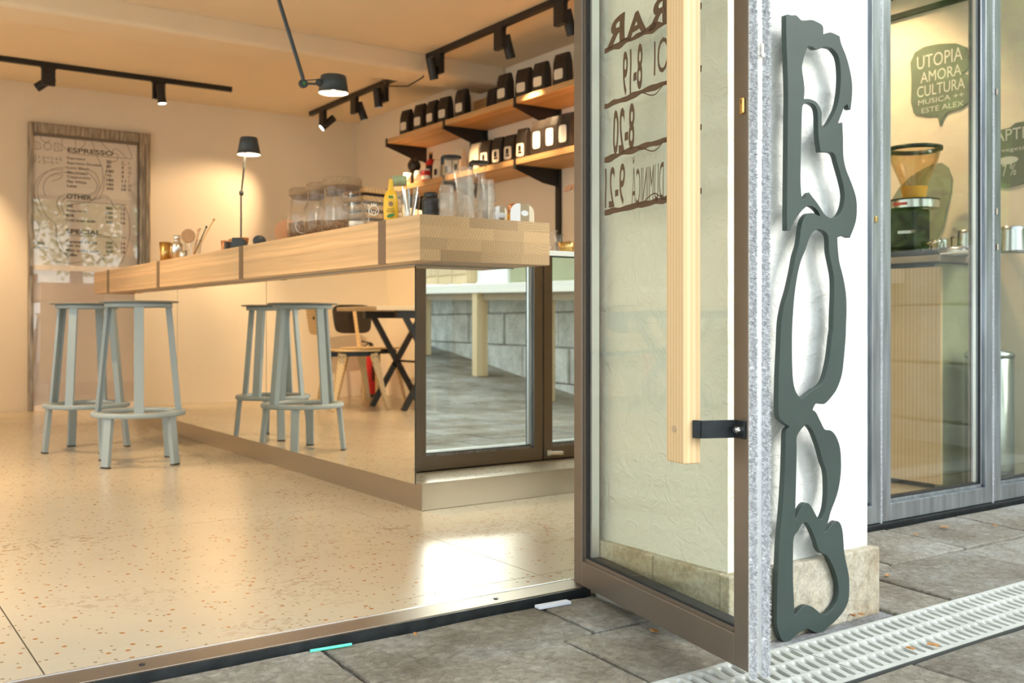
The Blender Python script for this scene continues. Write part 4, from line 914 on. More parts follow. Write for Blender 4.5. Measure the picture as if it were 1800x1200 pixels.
CURV = ["71,232 73,245 82,250 88,246", "110,240 109,252 116,262 128,268 140,268", "131,242 133,252 131,262", "150,243 148,255 139,262", "160,246 165,258 170,275 177,288 180,300 180,320 172,340 165,348",
 "176,247 185,258 197,268 207,272 205,282 196,285 190,292 184,310 182,330 175,350", "222,252 228,265 232,278 222,277 210,265 200,262 198,272", "112,298 90,299 72,308 62,325 61,345 66,365 74,380",
 "120,294 96,296 78,306 68,322 66,340 72,360 82,380 96,392 99,405 100,425 106,440 115,446", "120,303 100,304 84,312 76,328 80,345", "150,300 162,310 170,322 168,335 155,342 135,341 118,341 104,347 100,360 108,375",
 "155,297 168,306 174,320 172,334 160,344 140,345 125,344 112,350 108,362 114,378", "160,352 172,346 186,344 195,352 198,362", "120,360 150,356 168,350 182,347 190,350",
 "195,354 205,368 213,362 218,360", "218,362 226,380 228,410 222,440 214,462", "208,440 200,425 186,415 170,412 150,418 138,428", "60,385 70,400 64,420 72,440", "74,440 84,452 100,460 130,462 150,456 160,444 175,448 184,458",
 "120,455 112,440 104,420 96,415", "90,310 98,306 110,308 104,314 92,318", "60,352 58,365 62,376", "160,452 172,462 178,450 190,448 200,440"]
for c in CURV:
    q = [Vector((*p, 0)) for p in sp_(c)]; out = []
    for i in range(len(q)-1):
        p0, p1, p2, p3 = q[max(i-1, 0)], q[i], q[i+1], q[min(i+2, len(q)-1)]
        for k in range(5):
            t = k/5; out.append(0.5*((2*p1)+(p2-p0)*t+(2*p0-5*p1+4*p2-p3)*t*t+(3*p1-p0-3*p2+p3)*t**3))
    out.append(q[-1])
    pts = [pp(v.x, v.y+SL*0) for v in out]
    obj('contour_line', ribbon('r', pts, 0.0045, None, None, nrm=(0, 1, 0)), M_line, pos)

# ---------------------------------------------------------------- coffee shelves on the right wall
SHY0, SHY1 = 2.98, 7.03
def shelf(z, lab):
    t = thing('wall_shelf', lab, 'shelf', (XW, 4.8, z), 0, 'wooden wall shelves', True)
    obj('board', MB().box(XF, XW-0.002, SHY0, SHY1, z-0.037, z), M_shelf, t, bevel=0.002)
    for y in (7.02, 6.15, 5.27, 4.39, 3.51, 3.0):
        b = obj('bracket', MB().prism([(XF-0.004, z-0.037), (XF-0.004, z-0.062), (XF+0.22, z-0.135), (XW-0.03, z-0.150), (XW-0.004, z-0.165), (XW-0.004, z-0.037)], 0.006, (0, y, 0), (1, 0, 0), (0, 0, 1)), M_black, t)
        obj('front_clip', MB().box(XF-0.006, XF-0.001, y-0.012, y+0.012, z-0.064, z+0.002), M_black2, b)
        obj('flange', MB().box(XF, XW-0.01, y-0.014, y+0.014, z-0.041, z-0.038), M_black, b)
    return t
ZS2, ZS1 = 2.10, 1.708
shelf(ZS2, 'upper wooden wall shelf on the right holding black coffee pouches'); shelf(ZS1, 'lower wooden wall shelf on the right holding mixed pouches and bottles')
for y, lab in ((6.15, 'far'), (5.27, 'middle'), (4.39, 'near')):
    solo('wall_rail', MB().box(XW-0.022, XW-0.001, y-0.022, y+0.022, 0.96, 2.30), M_black, {'far': 'black vertical steel rail behind the glassware on the right wall', 'middle': 'black vertical steel rail beside the door leaf under the lower shelf', 'near': 'black vertical steel rail on the right wall hidden behind the pier'}[lab], 'rail')
def pouch(name, label, w, h, dpt, loc, rz, m, lm, ly=0.06, lh=0.07, lw=0.6, group=None, tilt=0, cat='pouch', neck=True):
    t = thing(name, label, cat, loc, rz, group)
    # front faces local -X ; gusseted foot, flat crimped top
    zz = [0, 0.015, h*0.35, h*0.75, h*0.9, h]; dd = [dpt*0.9, dpt, dpt*0.98, dpt*0.85, dpt*0.55, dpt*0.30]; ww = [w*0.94, w, w*0.98, w*0.97, w*0.98, w*0.98]
    P = []; 
    for z, d, q in zip(zz, dd, ww):
        for x, y in ((-d/2, -q/2), (-d/2-0.004*(d > 0.02), 0), (-d/2, q/2), (d/2, q/2), (d/2, 0), (d/2, -q/2)): P.append((x+tilt*z, y, z))
    n = 6; fs = [(k*n+i, k*n+(i+1) % n, (k+1)*n+(i+1) % n, (k+1)*n+i) for k in range(5) for i in range(n)]+[tuple(range(n))[::-1], tuple(range(5*n, 6*n))]
    obj('bag', MB().add(P, fs, False), m, t, bevel=0.002)
    if lm:
        xx = -dpt/2-0.006; q = w*lw/2
        pl2 = []
        for k in range(20):
            a = 2*math.pi*k/20; c_, s_ = math.cos(a), math.sin(a); e = 0.35
            pl2.append((q*math.copysign(abs(c_)**e, c_), ly+lh/2+lh/2*math.copysign(abs(s_)**e, s_)))
        obj('label', MB().prism(pl2, 0.0015, (xx+0.001+tilt*ly, 0, 0), (0, 1, 0), (0, 0, 1)), lm, t)
    return t
# px (left,right), on the upper shelf
def shelfY(px, X): a, b = ray(px); return X/a*b
ups = [(706.6, 725), (729.5, 750.5), (751.5, 772.5), (772.5, 794.5), (802, 825), (875, 902), (909, 936), (939, 966), (977, 1002)]
ordn = ['leftmost', 'second', 'third', 'fourth', 'fifth', 'sixth', 'seventh', 'eighth', 'ninth']
XB = XF+0.09
pr0 = None
for k, (a, b) in enumerate(ups):
    y = (shelfY(a, XB)+shelfY(b, XB))/2; w = 0.125+0.01*(k > 4)
    lab = ('leftmost black coffee pouch on the upper wall shelf' if k == 0 else '%s black coffee pouch from the left on the upper wall shelf' % ordn[k])
    if pr0 is None: pr0 = pouch('coffee_pouch', lab, 0.112, 0.205, 0.065, (XB, y, ZS2+0.001), 0.12, M_bag, M_label, 0.045, 0.062, 0.66, 'black coffee pouches on the upper shelf')
    else: dup(pr0, (XB, y, ZS2+0.001), 0.12+0.05*math.sin(k*2.3), lab, None, (1, 1+0.05*(k > 4), 1+0.03*math.sin(k*1.7)))
y = shelfY(859, XB+0.1); pouch('coffee_pouch', 'narrow black pouch set back in the gap of the upper wall shelf', 0.10, 0.20, 0.06, (XB+0.14, y, ZS2+0.001), 0.0, M_bag, None, group='black coffee pouches on the upper shelf')
y = shelfY(835, XB+0.12); solo('cardboard_box', MB().box(XW-0.10, XW-0.01, y-0.14, y+0.10, ZS2+0.001, ZS2+0.17), M_shelf, 'plain brown box set back on the upper shelf between the pouches', 'box', bevel=0.002)
for k, yy in enumerate((4.3, 4.1, 3.9, 3.7, 3.5, 3.25)):
    dup(pr0, (XB, yy, ZS2+0.001), 0.1, 'black coffee pouch on the upper shelf behind the pier, number %s from the room side' % ('one two three four five six'.split()[k]), None)
# lower shelf, from the far end: figure, bottles, cups, pouches
def L1(px, dx=0.0): X = XB+dx; return (X, shelfY(px, X), ZS1+0.001)
t = thing('plush_toy', 'small black stuffed toy sitting at the far end of the lower shelf', 'toy', L1(728, 0.05), 0)
obj('body', MB().ball((0, 0, 0.07), 0.07, 16, (0.8, 0.9, 1.0)), M_bag, t); obj('head', MB().ball((0, 0, 0.17), 0.052, 16), M_bag, t)
for s in (-1, 1): obj('ear', MB().ball((0, 0.036*s, 0.212), 0.018, 10), M_bag, t); obj('arm', MB().tube([(0, 0.05*s, 0.12), (-0.03, 0.085*s, 0.07), (-0.05, 0.08*s, 0.02)], 0.022, 8), M_bag, t); 
def bottle(name, label, cat, loc, prof, m, cap=None, capm=None, lab=None, labm=None, group=None, n=24):
    t = thing(name, label, cat, loc, 0, group); obj('body', MB().lathe(prof, n=n), m, t, merge=True)
    if cap: obj('cap', MB().lathe(cap, n=n), capm, t)
    if lab: obj('label', MB().lathe(lab, n=n), labm, t)
    return t
bottle('paper_cup', 'white paper cup in front of the black stuffed toy, left one', 'cup', L1(716, -0.05), [(0, 0), (0.024, 0), (0.030, 0.095), (0.027, 0.095), (0.022, 0.003)], M_labelw)
bottle('jar', 'small white jar with dark print in front of the stuffed toy', 'jar', L1(735, -0.045), [(0, 0), (0.030, 0), (0.032, 0.06), (0.026, 0.078), (0, 0.078)], M_label, [(0.027, 0.079), (0.027, 0.09), (0, 0.09)], M_white)
bottle('tin_can', 'red and white can on the lower shelf beside the stuffed toy', 'can', L1(749, -0.02), [(0, 0), (0.034, 0), (0.034, 0.085), (0, 0.085)], M_red, [(0.03, 0.085), (0.03, 0.098), (0, 0.098)], M_white, [(0.0348, 0.02), (0.0348, 0.05)], M_labelw)
bottle('dark_bottle', 'dark bottle with bright red label on the lower shelf', 'bottle', L1(757, 0.06), [(0, 0), (0.037, 0), (0.037, 0.14), (0.014, 0.19), (0.014, 0.225), (0, 0.225)], M_bag, [(0.016, 0.224), (0.016, 0.238), (0, 0.238)], M_brass, [(0.0378, 0.14), (0.0378, 0.16), (0.020, 0.187)], M_red)
bottle('dark_bottle', 'second dark bottle standing behind the red can on the lower shelf', 'bottle', L1(761, 0.17), [(0, 0), (0.037, 0), (0.037, 0.12), (0.014, 0.17), (0.014, 0.205), (0, 0.205)], M_amber, [(0.016, 0.204), (0.016, 0.222), (0, 0.222)], M_brass)
kr = [(772, 0.16, 'cream pouch with black square print nearest the dark bottles'), (791, 0.17, 'cream pouch on the lower shelf behind the left carafe'), (808, 0.19, 'cream pouch on the lower shelf between the two carafes'), (838, 0.20, 'tallest cream pouch with dark leaf print on the lower shelf')]
for px, h, lab in kr:
    t = pouch('coffee_pouch', lab, 0.10, h, 0.06, L1(px, 0.02), 0.1, M_kraft, M_bag, 0.04, 0.045, 0.35, group='cream pouches on the lower shelf')
bk_ = [(857, 0.20, 'black pouch with pale label on the lower shelf, nearest the cream ones'), (878, 0.20, 'second black pouch with pale label on the lower shelf'), (899, 0.195, 'third black pouch with pale label on the lower shelf'), (921, 0.215, 'broad black pouch with pale label before the bracket of the lower shelf')]
for i, (px, h, lab) in enumerate(bk_):
    t = pouch('coffee_pouch', lab, 0.095, h, 0.06, L1(px, 0.02), 0.15, M_bag, M_label, 0.03, 0.085, 0.72, group='black pouches with pale labels on the lower shelf')
    obj('print', MB().box(-0.0385, -0.0375, -0.018, 0.018, 0.05, 0.06).box(-0.0385, -0.0375, -0.010, 0.014, 0.065, 0.10), M_bag, t)
for i, (px, lab) in enumerate(((951, 'black pouch with glowing white label, left of three by the door leaf'), (974, 'black pouch with white label, middle of three by the door leaf'), (997, 'black pouch with white label touching the door leaf edge'))):
    pouch('coffee_pouch', lab, 0.128, 0.225, 0.07, L1(px, -0.01), 0.12, M_bag, M_labelw, 0.045, 0.105, 0.5, group='tall black pouches on the lower shelf')
x, y, z = L1(836, 0.16); solo('picture_frame', MB().box(x, x+0.02, y-0.08, y+0.08, z, z+0.275).box(x-0.004, x, y-0.05, y+0.05, z+0.20, z+0.25), M_bag, 'dark framed card leaning behind the cream pouches on the lower shelf', 'frame', bevel=0.003)
for i, yy in enumerate((4.1, 3.8, 3.5, 3.2)):
    pouch('coffee_pouch', 'black pouch on the lower shelf behind the pier, %s of four' % ['first', 'second', 'third', 'last'][i], 0.12, 0.21, 0.07, (XB, yy, ZS1+0.001), 0.1, M_bag, M_labelw, 0.05, 0.07, 0.6, group='tall black pouches on the lower shelf')

# ---------------------------------------------------------------- things on the bar top
def onbar(px, X=None, Y=None):
    a, b = ray(px)
    if X is not None: return (X, X/a*b, ZT+0.0005)
    return (Y/b*a, Y, ZT+0.0005)
def jar(label, loc, fill):
    t = thing('storage_jar', label, 'jar', loc, 0, 'cork lidded jars on the bar')
    obj('glass_body', MB().lathe([(0, 0.004), (0.078, 0.004), (0.085, 0.012), (0.0855, 0.115), (0.080, 0.128), (0.072, 0.137), (0.071, 0.180), (0.073, 0.183), (0.069, 0.183), (0.068, 0.137), (0.080, 0.118), (0.081, 0.013), (0, 0.010)], n=40), M_clear, t)
    obj('cork_lid', MB().lathe([(0, 0.176), (0.066, 0.176), (0.067, 0.184), (0.075, 0.185), (0.077, 0.189), (0.077, 0.212), (0.073, 0.218), (0, 0.218)], n=40), M_cork, t)
    m = MB().lathe([(0, 0.0125), (0.079, 0.0135), (0.0795, fill), (0.05, fill+0.008), (0, fill+0.012)], n=32); 
    o = obj('filling', m, M_beans, t); o['kind'] = 'stuff'
    m = ribbon('r', [(-0.086*math.cos(a), -0.086*math.sin(a), 0.055+0.03*math.sin(q)) for a, q in [(0.9+0.35*math.cos(k/12*6.283), k/12*6.283) for k in range(13)]], 0.0014, None, None, nrm=(-0.6, -0.8, 0))
    if fill > 0.065: obj('print', m, M_labelw, t)
    return t
jar('large cork lidded glass jar nearest the front of the bar', onbar(602, 1.70), 0.045)
jar('middle one of three cork lidded glass jars, with brown filling', onbar(571, 1.705), 0.06)
jar('cork lidded glass jar farthest from the doorway, filled with nuts', onbar(541, 1.71), 0.07)
solo('serving_board', MB().prism([(0.06*math.cos(a), 0.065+0.065*math.sin(a)) for a in [k/20*2*math.pi for k in range(20)]], 0.012, onbar(507, 1.78), (0.94, -0.34, 0), (0.0, 0.15, 0.98)), M_copper, 'round copper brown board leaning behind the farthest jar', 'board')
def tumbler(t, z, r=0.037, h=0.085, m=None, name='glass', rib=0.012):
    return obj(name, MB().lathe([(0, z+0.004), (r*0.80, z), (r*0.84, z+0.006), (r, z+h*0.78), (r*1.04, z+h*0.8), (r*1.05, z+h), (r*1.0, z+h), (r*0.95, z+h*0.75), (r*0.78, z+0.012), (0, z+0.011)], n=96 if rib else 32, rib=rib, ribn=24 if rib else 0), m or M_clear, t)
t = thing('glass_tumbler', 'short glass with white cream inside, beside the largest jar', 'glass', onbar(627, 1.655), 0, None); tumbler(t, 0, 0.036, 0.09, rib=0); obj('milk', MB().lathe([(0, 0.012), (0.028, 0.012), (0.030, 0.03), (0, 0.03)]), M_labelw, t)
t = thing('glass_mug', 'clear glass mug with a white round emblem, left of the yellow bottle', 'mug', onbar(657, 1.66), 0); tumbler(t, 0, 0.042, 0.10, rib=0)
a, b = ray(657)
for (r_, w_) in ((0.017, 0.0025),):
    vd = Vector((-a, -b, 0)).normalized(); rt = Vector((0, 0, 1)).cross(vd).normalized(); c = vd*0.0425+Vector((0, 0, 0.055))
    pts = [c+rt*r_*math.cos(k/24*6.2832)+Vector((0, 0, r_*math.sin(k/24*6.2832))) for k in range(25)]
    obj('emblem', ribbon('r', pts, w_, None, None, nrm=tuple(vd)), M_labelw, t)
    m = MB()
    for sx in (-1, 1): m.bar(c+rt*0.004*sx+Vector((0,0,-0.016)), c+rt*0.010*sx+Vector((0,0,0.004)), 0.002, 0.002)
    m.bar(c+rt*-0.009+Vector((0,0,0.018)), c+rt*0.009+Vector((0,0,0.018)), 0.003, 0.002)
    for k in (-1, 0, 1): m.bar(c+rt*0.007*k+Vector((0,0,0.018)), c+rt*0.008*k+Vector((0,0,0.026)), 0.002, 0.003)
    m.bar(c+rt*-0.005+Vector((0,0,-0.004)), c+rt*0.005+Vector((0,0,-0.004)), 0.002, 0.002)
    obj('emblem', m, M_labelw, t)
t = thing('stacked_trays', 'stack of pale wooden trays with dark slots behind the yellow bottle', 'trays', onbar(655, 1.92), 0.2)
for k in range(5): obj('tray', MB().box(-0.10, 0.10, -0.07, 0.07, 0.05+k*0.034, 0.05+k*0.034+0.022), M_shelf, t, bevel=0.004)
for k in range(4): obj('spacer', MB().box(-0.085, 0.085, -0.055, 0.055, 0.072+k*0.034, 0.084+k*0.034), M_bag, t)
obj('foot', MB().box(-0.08, 0.08, -0.05, 0.05, 0, 0.05), M_shelf, t)
# yellow bottle with green cap-less nozzle
t = thing('squeeze_bottle', 'yellow squeeze bottle with narrow nozzle on the bar edge', 'bottle', onbar(687, 1.635), 0)
yb = obj('body', MB().lathe([(0, 0), (0.021, 0), (0.0235, 0.006), (0.026, 0.05), (0.024, 0.085), (0.018, 0.105), (0.010, 0.111), (0, 0.111)], n=32), M_yellow, t)
yb.scale = (1.0, 1, 1)
obj('nozzle', MB().cyl((0, 0, 0.11), (0.0, 0, 0.150), 0.010, 0.0065, n=20), M_yellow, t)
vd = Vector((-ray(687)[0], -ray(687)[1], 0)).normalized(); rt = Vector((0, 0, 1)).cross(vd)
def disc(nm, c, rx, rz, m, th=0.001, tilt=0): 
    return obj(nm, MB().prism([(rx*math.cos(k/20*6.2832)*math.cos(tilt)-rz*math.sin(k/20*6.2832)*math.sin(tilt), rx*math.cos(k/20*6.2832)*math.sin(tilt)+rz*math.sin(k/20*6.2832)*math.cos(tilt)) for k in range(20)], th, c, tuple(rt), (0, 0, 1)), m, t)
disc('label', vd*0.0262+Vector((0, 0, 0.062)), 0.008, 0.0085, M_cork); disc('label', vd*0.0266+Vector((0, 0, 0.022)), 0.014, 0.006, M_leafg, tilt=0.3)
c = vd*0.0262+Vector((0, 0, 0.086)); obj('label', MB().bar(c-rt*0.008, c+rt*0.008, 0.002, 0.007), M_leafg, t)
tm = text_obj('lettering', 'GREEN', vd*0.0268+rt*-0.012+Vector((0, 0, 0.0205)), tuple(rt), (0, 0.0, 1), 0.024, 0.0045, M_labelw, t)
text_obj('lettering', 'organic', vd*0.0265+rt*-0.012+Vector((0, 0, 0.041)), tuple(rt), (0, 0.0, 1), 0.024, 0.006, M_ink, t); text_obj('lettering', 'honey', vd*0.0266+rt*-0.014+Vector((0, 0, 0.032)), tuple(rt), (0, 0.0, 1), 0.028, 0.009, M_ink, t)
bottle('water_bottle', 'clear bottle with sage green cap behind the yellow bottle', 'bottle', onbar(702, 1.76), [(0, 0), (0.034, 0), (0.034, 0.14), (0.022, 0.155), (0.022, 0.165), (0.020, 0.165), (0.031, 0.138), (0.031, 0.004), (0, 0.004)], M_clear, [(0.0, 0.158), (0.0265, 0.158), (0.0265, 0.19), (0, 0.19)], M_green)
t = thing('straw_glass', 'glass full of silver straws and spoons between bottle and black canister', 'glass', onbar(721, 1.65), 0); tumbler(t, 0, 0.033, 0.085, rib=0)
rs = random.Random(8)
for k in range(13):
    a = rs.random()*6.28; r0, r1 = 0.018*rs.random(), 0.024+0.01*rs.random()
    obj('spoon', MB().bar((r0*math.cos(a), r0*math.sin(a), 0.01), (r1*math.cos(a), r1*math.sin(a), 0.095+0.02*rs.random()), 0.0045, 0.0025), M_chrome, t)
bottle('canister', 'round black canister with lid on the bar beside the left carafe', 'canister', onbar(757, 1.70), [(0, 0), (0.026, 0), (0.0285, 0.003), (0.029, 0.02), (0.0283, 0.022), (0.029, 0.024), (0.029, 0.045), (0.0283, 0.047), (0.029, 0.049), (0.029, 0.068), (0.026, 0.073), (0, 0.073)], M_bag, [(0.0, 0.073), (0.0225, 0.073), (0.0235, 0.075), (0.0235, 0.088), (0.021, 0.091), (0, 0.091)], M_bag)
def carafe(label, loc, spout=0.3, h=0.235, s=1.0):
    t = thing('water_carafe', label, 'carafe', loc, spout, 'glass carafes on the bar')
    obj('glass_body', MB().lathe([(0, 0.004), (0.040*s, 0.002), (0.044*s, 0.010), (0.046*s, 0.10), (0.038*s, 0.135), (0.025*s, 0.165), (0.022*s, 0.185), (0.030*s, h-0.010), (0.031*s, h-0.008), (0.029*s, h-0.008), (0.020*s, 0.185), (0.023*s, 0.163), (0.036*s, 0.133), (0.043*s, 0.10), (0.042*s, 0.014), (0, 0.010)], n=40), M_clear, t)
    obj('water', MB().lathe([(0, 0.012), (0.0415*s, 0.014), (0.0425*s, 0.098), (0, 0.098)], n=32), M_clear, t)
    li = obj('lid', MB().lathe([(0, h-0.009), (0.0345*s, h-0.009), (0.036*s, h-0.005), (0.034*s, h), (0, h+0.001)], n=36), M_black, t)
    obj('spout_flap', MB().box(0.026*s, 0.036*s, -0.010, 0.010, h-0.028, h-0.006), M_black, li, bevel=0.002)
    return t
carafe('glass water carafe with black lid, left one, behind ribbed glasses', onbar(793, Y=3.00), 2.6)
carafe('glass water carafe with black lid, right one, behind stacked ribbed glasses', onbar(842, Y=3.06), 2.2, 0.238)
def stack(px, Y, n, lab, r=0.031, dz=0.034):
    loc = onbar(px, Y=Y)
    for k in range(n):
        t = thing('ribbed_glass', lab+', '+(['bottom', 'second', 'third', 'fourth', 'fifth'][k] if k < n-1 or n == 1 else 'top')+' glass', 'glass', (loc[0], loc[1], loc[2]+k*dz), 0, 'stacked ribbed glasses on the bar')
        # glasses stand mouth down
        h = 0.075; z = 0
        obj('tumbler', MB().lathe([(r, z), (r*1.03, z+0.004), (r*1.03, z+0.014), (r*0.97, z+0.016), (r*0.84, h-0.004), (r*0.78, h), (0, h), (0, h-0.006), (r*0.76, h-0.006), (r*0.92, z+0.016), (r*0.96, z)], n=80, rib=0.014, ribn=20), M_ribbed, t)
stack(818, 2.90, 4, 'tall middle stack of ribbed glasses', 0.031, 0.036)
stack(854, 2.90, 3, 'right stack of ribbed glasses', 0.033, 0.036)
stack(785, 2.87, 2, 'left short stack of ribbed glasses', 0.027, 0.036)
for (px, w_, lab, Yc) in ((917, 0.115, 'larger folded card cup holder with oval cutout at the end of the bar', 2.93), (878, 0.07, 'smaller folded card cup holder beside the glasses', 3.03)):
    l = onbar(px, Y=Yc); t = thing('cup_holder', lab, 'holder', l, 0.0, 'folded card cup holders')
    h = 0.078; q = w_/2
    def arch(x0, x1, m, nm, y, sgn):
        r_ = min(0.035, abs(x1-x0)); pts = [(x0, 0), (x1, 0), (x1, h)] ; 
        cx = x0+sgn*r_; pts += [(cx, h)]+[(cx-sgn*r_*math.sin(k/6*math.pi/2), h-r_+r_*math.cos(k/6*math.pi/2)) for k in range(1, 7)]
        return obj(nm, MB().prism(pts, 0.002, (0, y, 0), (1, 0, 0), (0, 0, 1)), m, t)
    arch(-q, -q*0.25, M_card, 'wing', -0.012, 1); arch(q, q*0.45, M_label, 'wing', 0.004, -1)
    obj('body', MB().box(-q*0.25, q*0.45, -0.010, -0.008, 0, h), M_cardb, t); obj('back', MB().box(-q*0.25, q*0.45, 0.03, 0.032, 0, h), M_cardb, t)
    obj('cutout', MB().prism([(q*0.1+0.016*math.cos(k/16*6.283), 0.045+0.010*math.sin(k/16*6.283)) for k in range(16)], 0.001, (0, -0.0108, 0), (1, 0, 0), (0, 0, 1)), M_card, t)
bottle('honey_jar', 'small round amber glass jar behind the card cup holders', 'jar', onbar(904, Y=3.25), [(0, 0), (0.03, 0), (0.032, 0.07), (0.025, 0.085), (0, 0.085)], M_amber, [(0.0, 0.085), (0.024, 0.085), (0.028, 0.105), (0.020, 0.122), (0, 0.126)], M_copper)
# far half of the bar: shakers, mixing tools, copper cups
for i, (px, lab) in enumerate(((290, 'left one of two brass tumblers at the far end of the bar'), (299, 'right one of two brass tumblers beside the shaker'))):
    bottle('brass_tumbler', lab, 'tumbler', onbar(px, 1.68+0.05*i), [(0, 0), (0.024, 0), (0.032, 0.125), (0.029, 0.125), (0.022, 0.004), (0, 0.004)], M_brass, group='brass tumblers on the bar')
bottle('cocktail_shaker', 'shiny steel cocktail shaker on the far half of the bar', 'shaker', onbar(311, 1.70), [(0, 0), (0.028, 0), (0.036, 0.085), (0.034, 0.10), (0.018, 0.118), (0.017, 0.128), (0.0185, 0.129), (0.0185, 0.148), (0.015, 0.155), (0, 0.156)], M_chrome)
bottle('steel_cup', 'small steel measuring cup right of the cocktail shaker', 'cup', onbar(322, 1.68), [(0, 0), (0.020, 0), (0.022, 0.055), (0.019, 0.055), (0.018, 0.004)], M_steelp)
t = thing('tool_glass', 'glass holding bar spoons, strainer and sticks on the far bar', 'glass', onbar(339, 1.70), 0); tumbler(t, 0, 0.045, 0.11, rib=0)
st = obj('strainer', MB().cyl((-0.03, -0.02, 0.125), (-0.036, -0.028, 0.127), 0.038, n=28), M_cork, t); obj('strainer_rim', MB().lathe([(0.036, -0.004), (0.040, -0.004), (0.040, 0.004), (0.036, 0.004), (0.036, -0.004)], n=28), M_steelp, st); list(C.objects)[-1].location = (0, 0, 0)
bpy.data.objects.remove(st.children[0])
for k, (dx, dy, h_, m_) in enumerate(((0.10, -0.05, 0.22, M_brass), (0.065, -0.03, 0.18, M_black2), (0.045, 0.02, 0.17, M_chrome), (-0.02, 0.03, 0.15, M_chrome), (0.02, -0.03, 0.16, M_copper))):
    obj('bar_spoon', MB().cyl((0, 0, 0.01), (dx, dy, h_), 0.003, n=8).ball((dx, dy, h_), 0.007, 8), m_, t)
for k, (px, lab) in enumerate(((399, 'left copper cup'), (412, 'middle copper cup'), (426, 'right copper cup'))):
    bottle('copper_cup', lab+' standing around the pole of the table lamp', 'cup', onbar(px, 1.74), [(0, 0), (0.022, 0), (0.031, 0.075), (0.028, 0.075), (0.019, 0.004), (0, 0.004)], M_copper, group='copper cups by the table lamp')
solo('phone_dock', MB().box(-0.022, 0.022, -0.02, 0.02, 0, 0.045), M_bag, 'small black box on the bar edge in front of the copper cups', 'box', bevel=0.004); o = bpy.context.scene.objects[-1] if False else list(C.objects)[-1]; o.location = Vector(onbar(403, 1.64)); 
solo('card_reader', MB().prism([(-0.035, 0), (0.035, 0), (0.03, 0.035), (0.01, 0.05), (-0.03, 0.05)], 0.06, (0, 0, 0), (0.83, -0.55, 0), (0, 0, 1)), M_navy, 'dark blue card reader on the bar edge below the table lamp', 'card reader', bevel=0.004); list(C.objects)[-1].location = Vector(onbar(424, 1.63))+Vector((0, 0.02, 0))
solo('mouse', MB().ball((0, 0, 0), 0.035, 16, (0.9, 0.6, 0.75)), M_navy, 'rounded dark gadget lying on the bar right of the table lamp', 'gadget'); list(C.objects)[-1].location = Vector(onbar(456, 1.66))+Vector((0, 0, 0.0))
solo('charging_cable', MB().tube([Vector(onbar(386, 1.63)), Vector(onbar(389, 1.63))+Vector((0,0,0.012)), Vector(onbar(394, 1.63))+Vector((0,0,0.018)), Vector(onbar(399, 1.64))+Vector((0,0,0.008))], 0.002, 6), M_copper, 'thin tan cable curling out of the black box on the bar', 'cable')
# on the white worktop
for i, (px, Yc, lab) in enumerate(((972, 3.12, 'small clear carafe on the white worktop, left one'), (982, 3.26, 'small clear carafe on the white worktop, right one'))):
    a, b = ray(px); bottle('carafe', lab, 'carafe', (Yc/b*a, Yc, 0.931), [(0, 0.002), (0.024, 0.002), (0.027, 0.04), (0.014, 0.066), (0.013, 0.075), (0.019, 0.09), (0.017, 0.09), (0.011, 0.075), (0.024, 0.04), (0.021, 0.006), (0, 0.006)], M_clear)
a, b = ray(996); tb = thing('wire_basket', 'glittering gold wire basket on the white worktop beside the door leaf', 'basket', (3.16/b*a, 3.16, 0.931), 0)
obj('bowl', MB().lathe([(0, 0.002), (0.026, 0.002), (0.038, 0.05), (0.036, 0.05), (0.024, 0.006), (0, 0.006)], n=24, rib=0.06, ribn=8), M_brass, tb)
for k in range(9): obj('glass_bead', MB().ball((0.022*math.cos(k*2.4), 0.022*math.sin(k*2.4), 0.018+0.004*k), 0.010, 8), M_clear, tb)

# ---------------------------------------------------------------- right window: grinder, pitchers, chalk boards
g = thing('coffee_grinder', 'coffee grinder with smoky cone hopper standing behind the window glass', 'grinder', (3.78, 2.60, 0.931), 0, None, True)
gx, gy = 3.78, 2.60; k_ = ray(1607); gy = 3.80*k_[1]/k_[0]; gx = 3.80; g.location = (gx, gy, 0.931); g['_o'] = [gx, gy, 0.931]
obj('base', MB().box(gx-0.10, gx+0.10, gy-0.10, gy+0.12, 0.931, 0.965), M_black2, g, bevel=0.01)
obj('body', MB().cyl((gx+0.02, gy+0.02, 0.965), (gx+0.02, gy+0.02, 1.15), 0.062, n=28), M_chrome, g)
obj('housing', MB().box(gx-0.075, gx+0.045, gy-0.05, gy+0.09, 0.965, 1.14), M_black2, g, bevel=0.015)
obj('collar', MB().cyl((gx, gy, 1.14), (gx, gy, 1.175), 0.098, n=32), M_steelp, g)
obj('trim_ring', MB().cyl((gx, gy, 1.172), (gx, gy, 1.178), 0.100, n=32), M_black2, g)
obj('throat', MB().cyl((gx, gy, 1.178), (gx, gy, 1.232), 0.045, 0.055, n=28), M_amber, g)
hp = obj('hopper', MB().lathe([(0.050, 1.225), (0.062, 1.26), (0.095, 1.34), (0.106, 1.385), (0.104, 1.385), (0.092, 1.34), (0.058, 1.26), (0.047, 1.225)], (gx, gy, 0), n=40), M_hopper, g)
obj('hopper_rim', MB().lathe([(0.100, 1.382), (0.112, 1.382), (0.113, 1.397), (0.101, 1.400), (0.100, 1.382)], (gx, gy, 0), n=40), M_black2, hp, merge=True)
obj('portafilter_fork', MB().bar((gx-0.08, gy-0.03, 1.04), (gx-0.16, gy-0.06, 1.03), 0.05, 0.012), M_steelp, g)
obj('handle', MB().tube([(gx-0.09, gy-0.10, 0.985), (gx-0.12, gy-0.16, 0.98), (gx-0.13, gy-0.20, 0.985)], 0.012, 10), M_chrome, g)
obj('red_lettering', MB().box(gx-0.101, gx-0.0995, gy-0.03, gy+0.03, 1.15, 1.16), M_red, g)
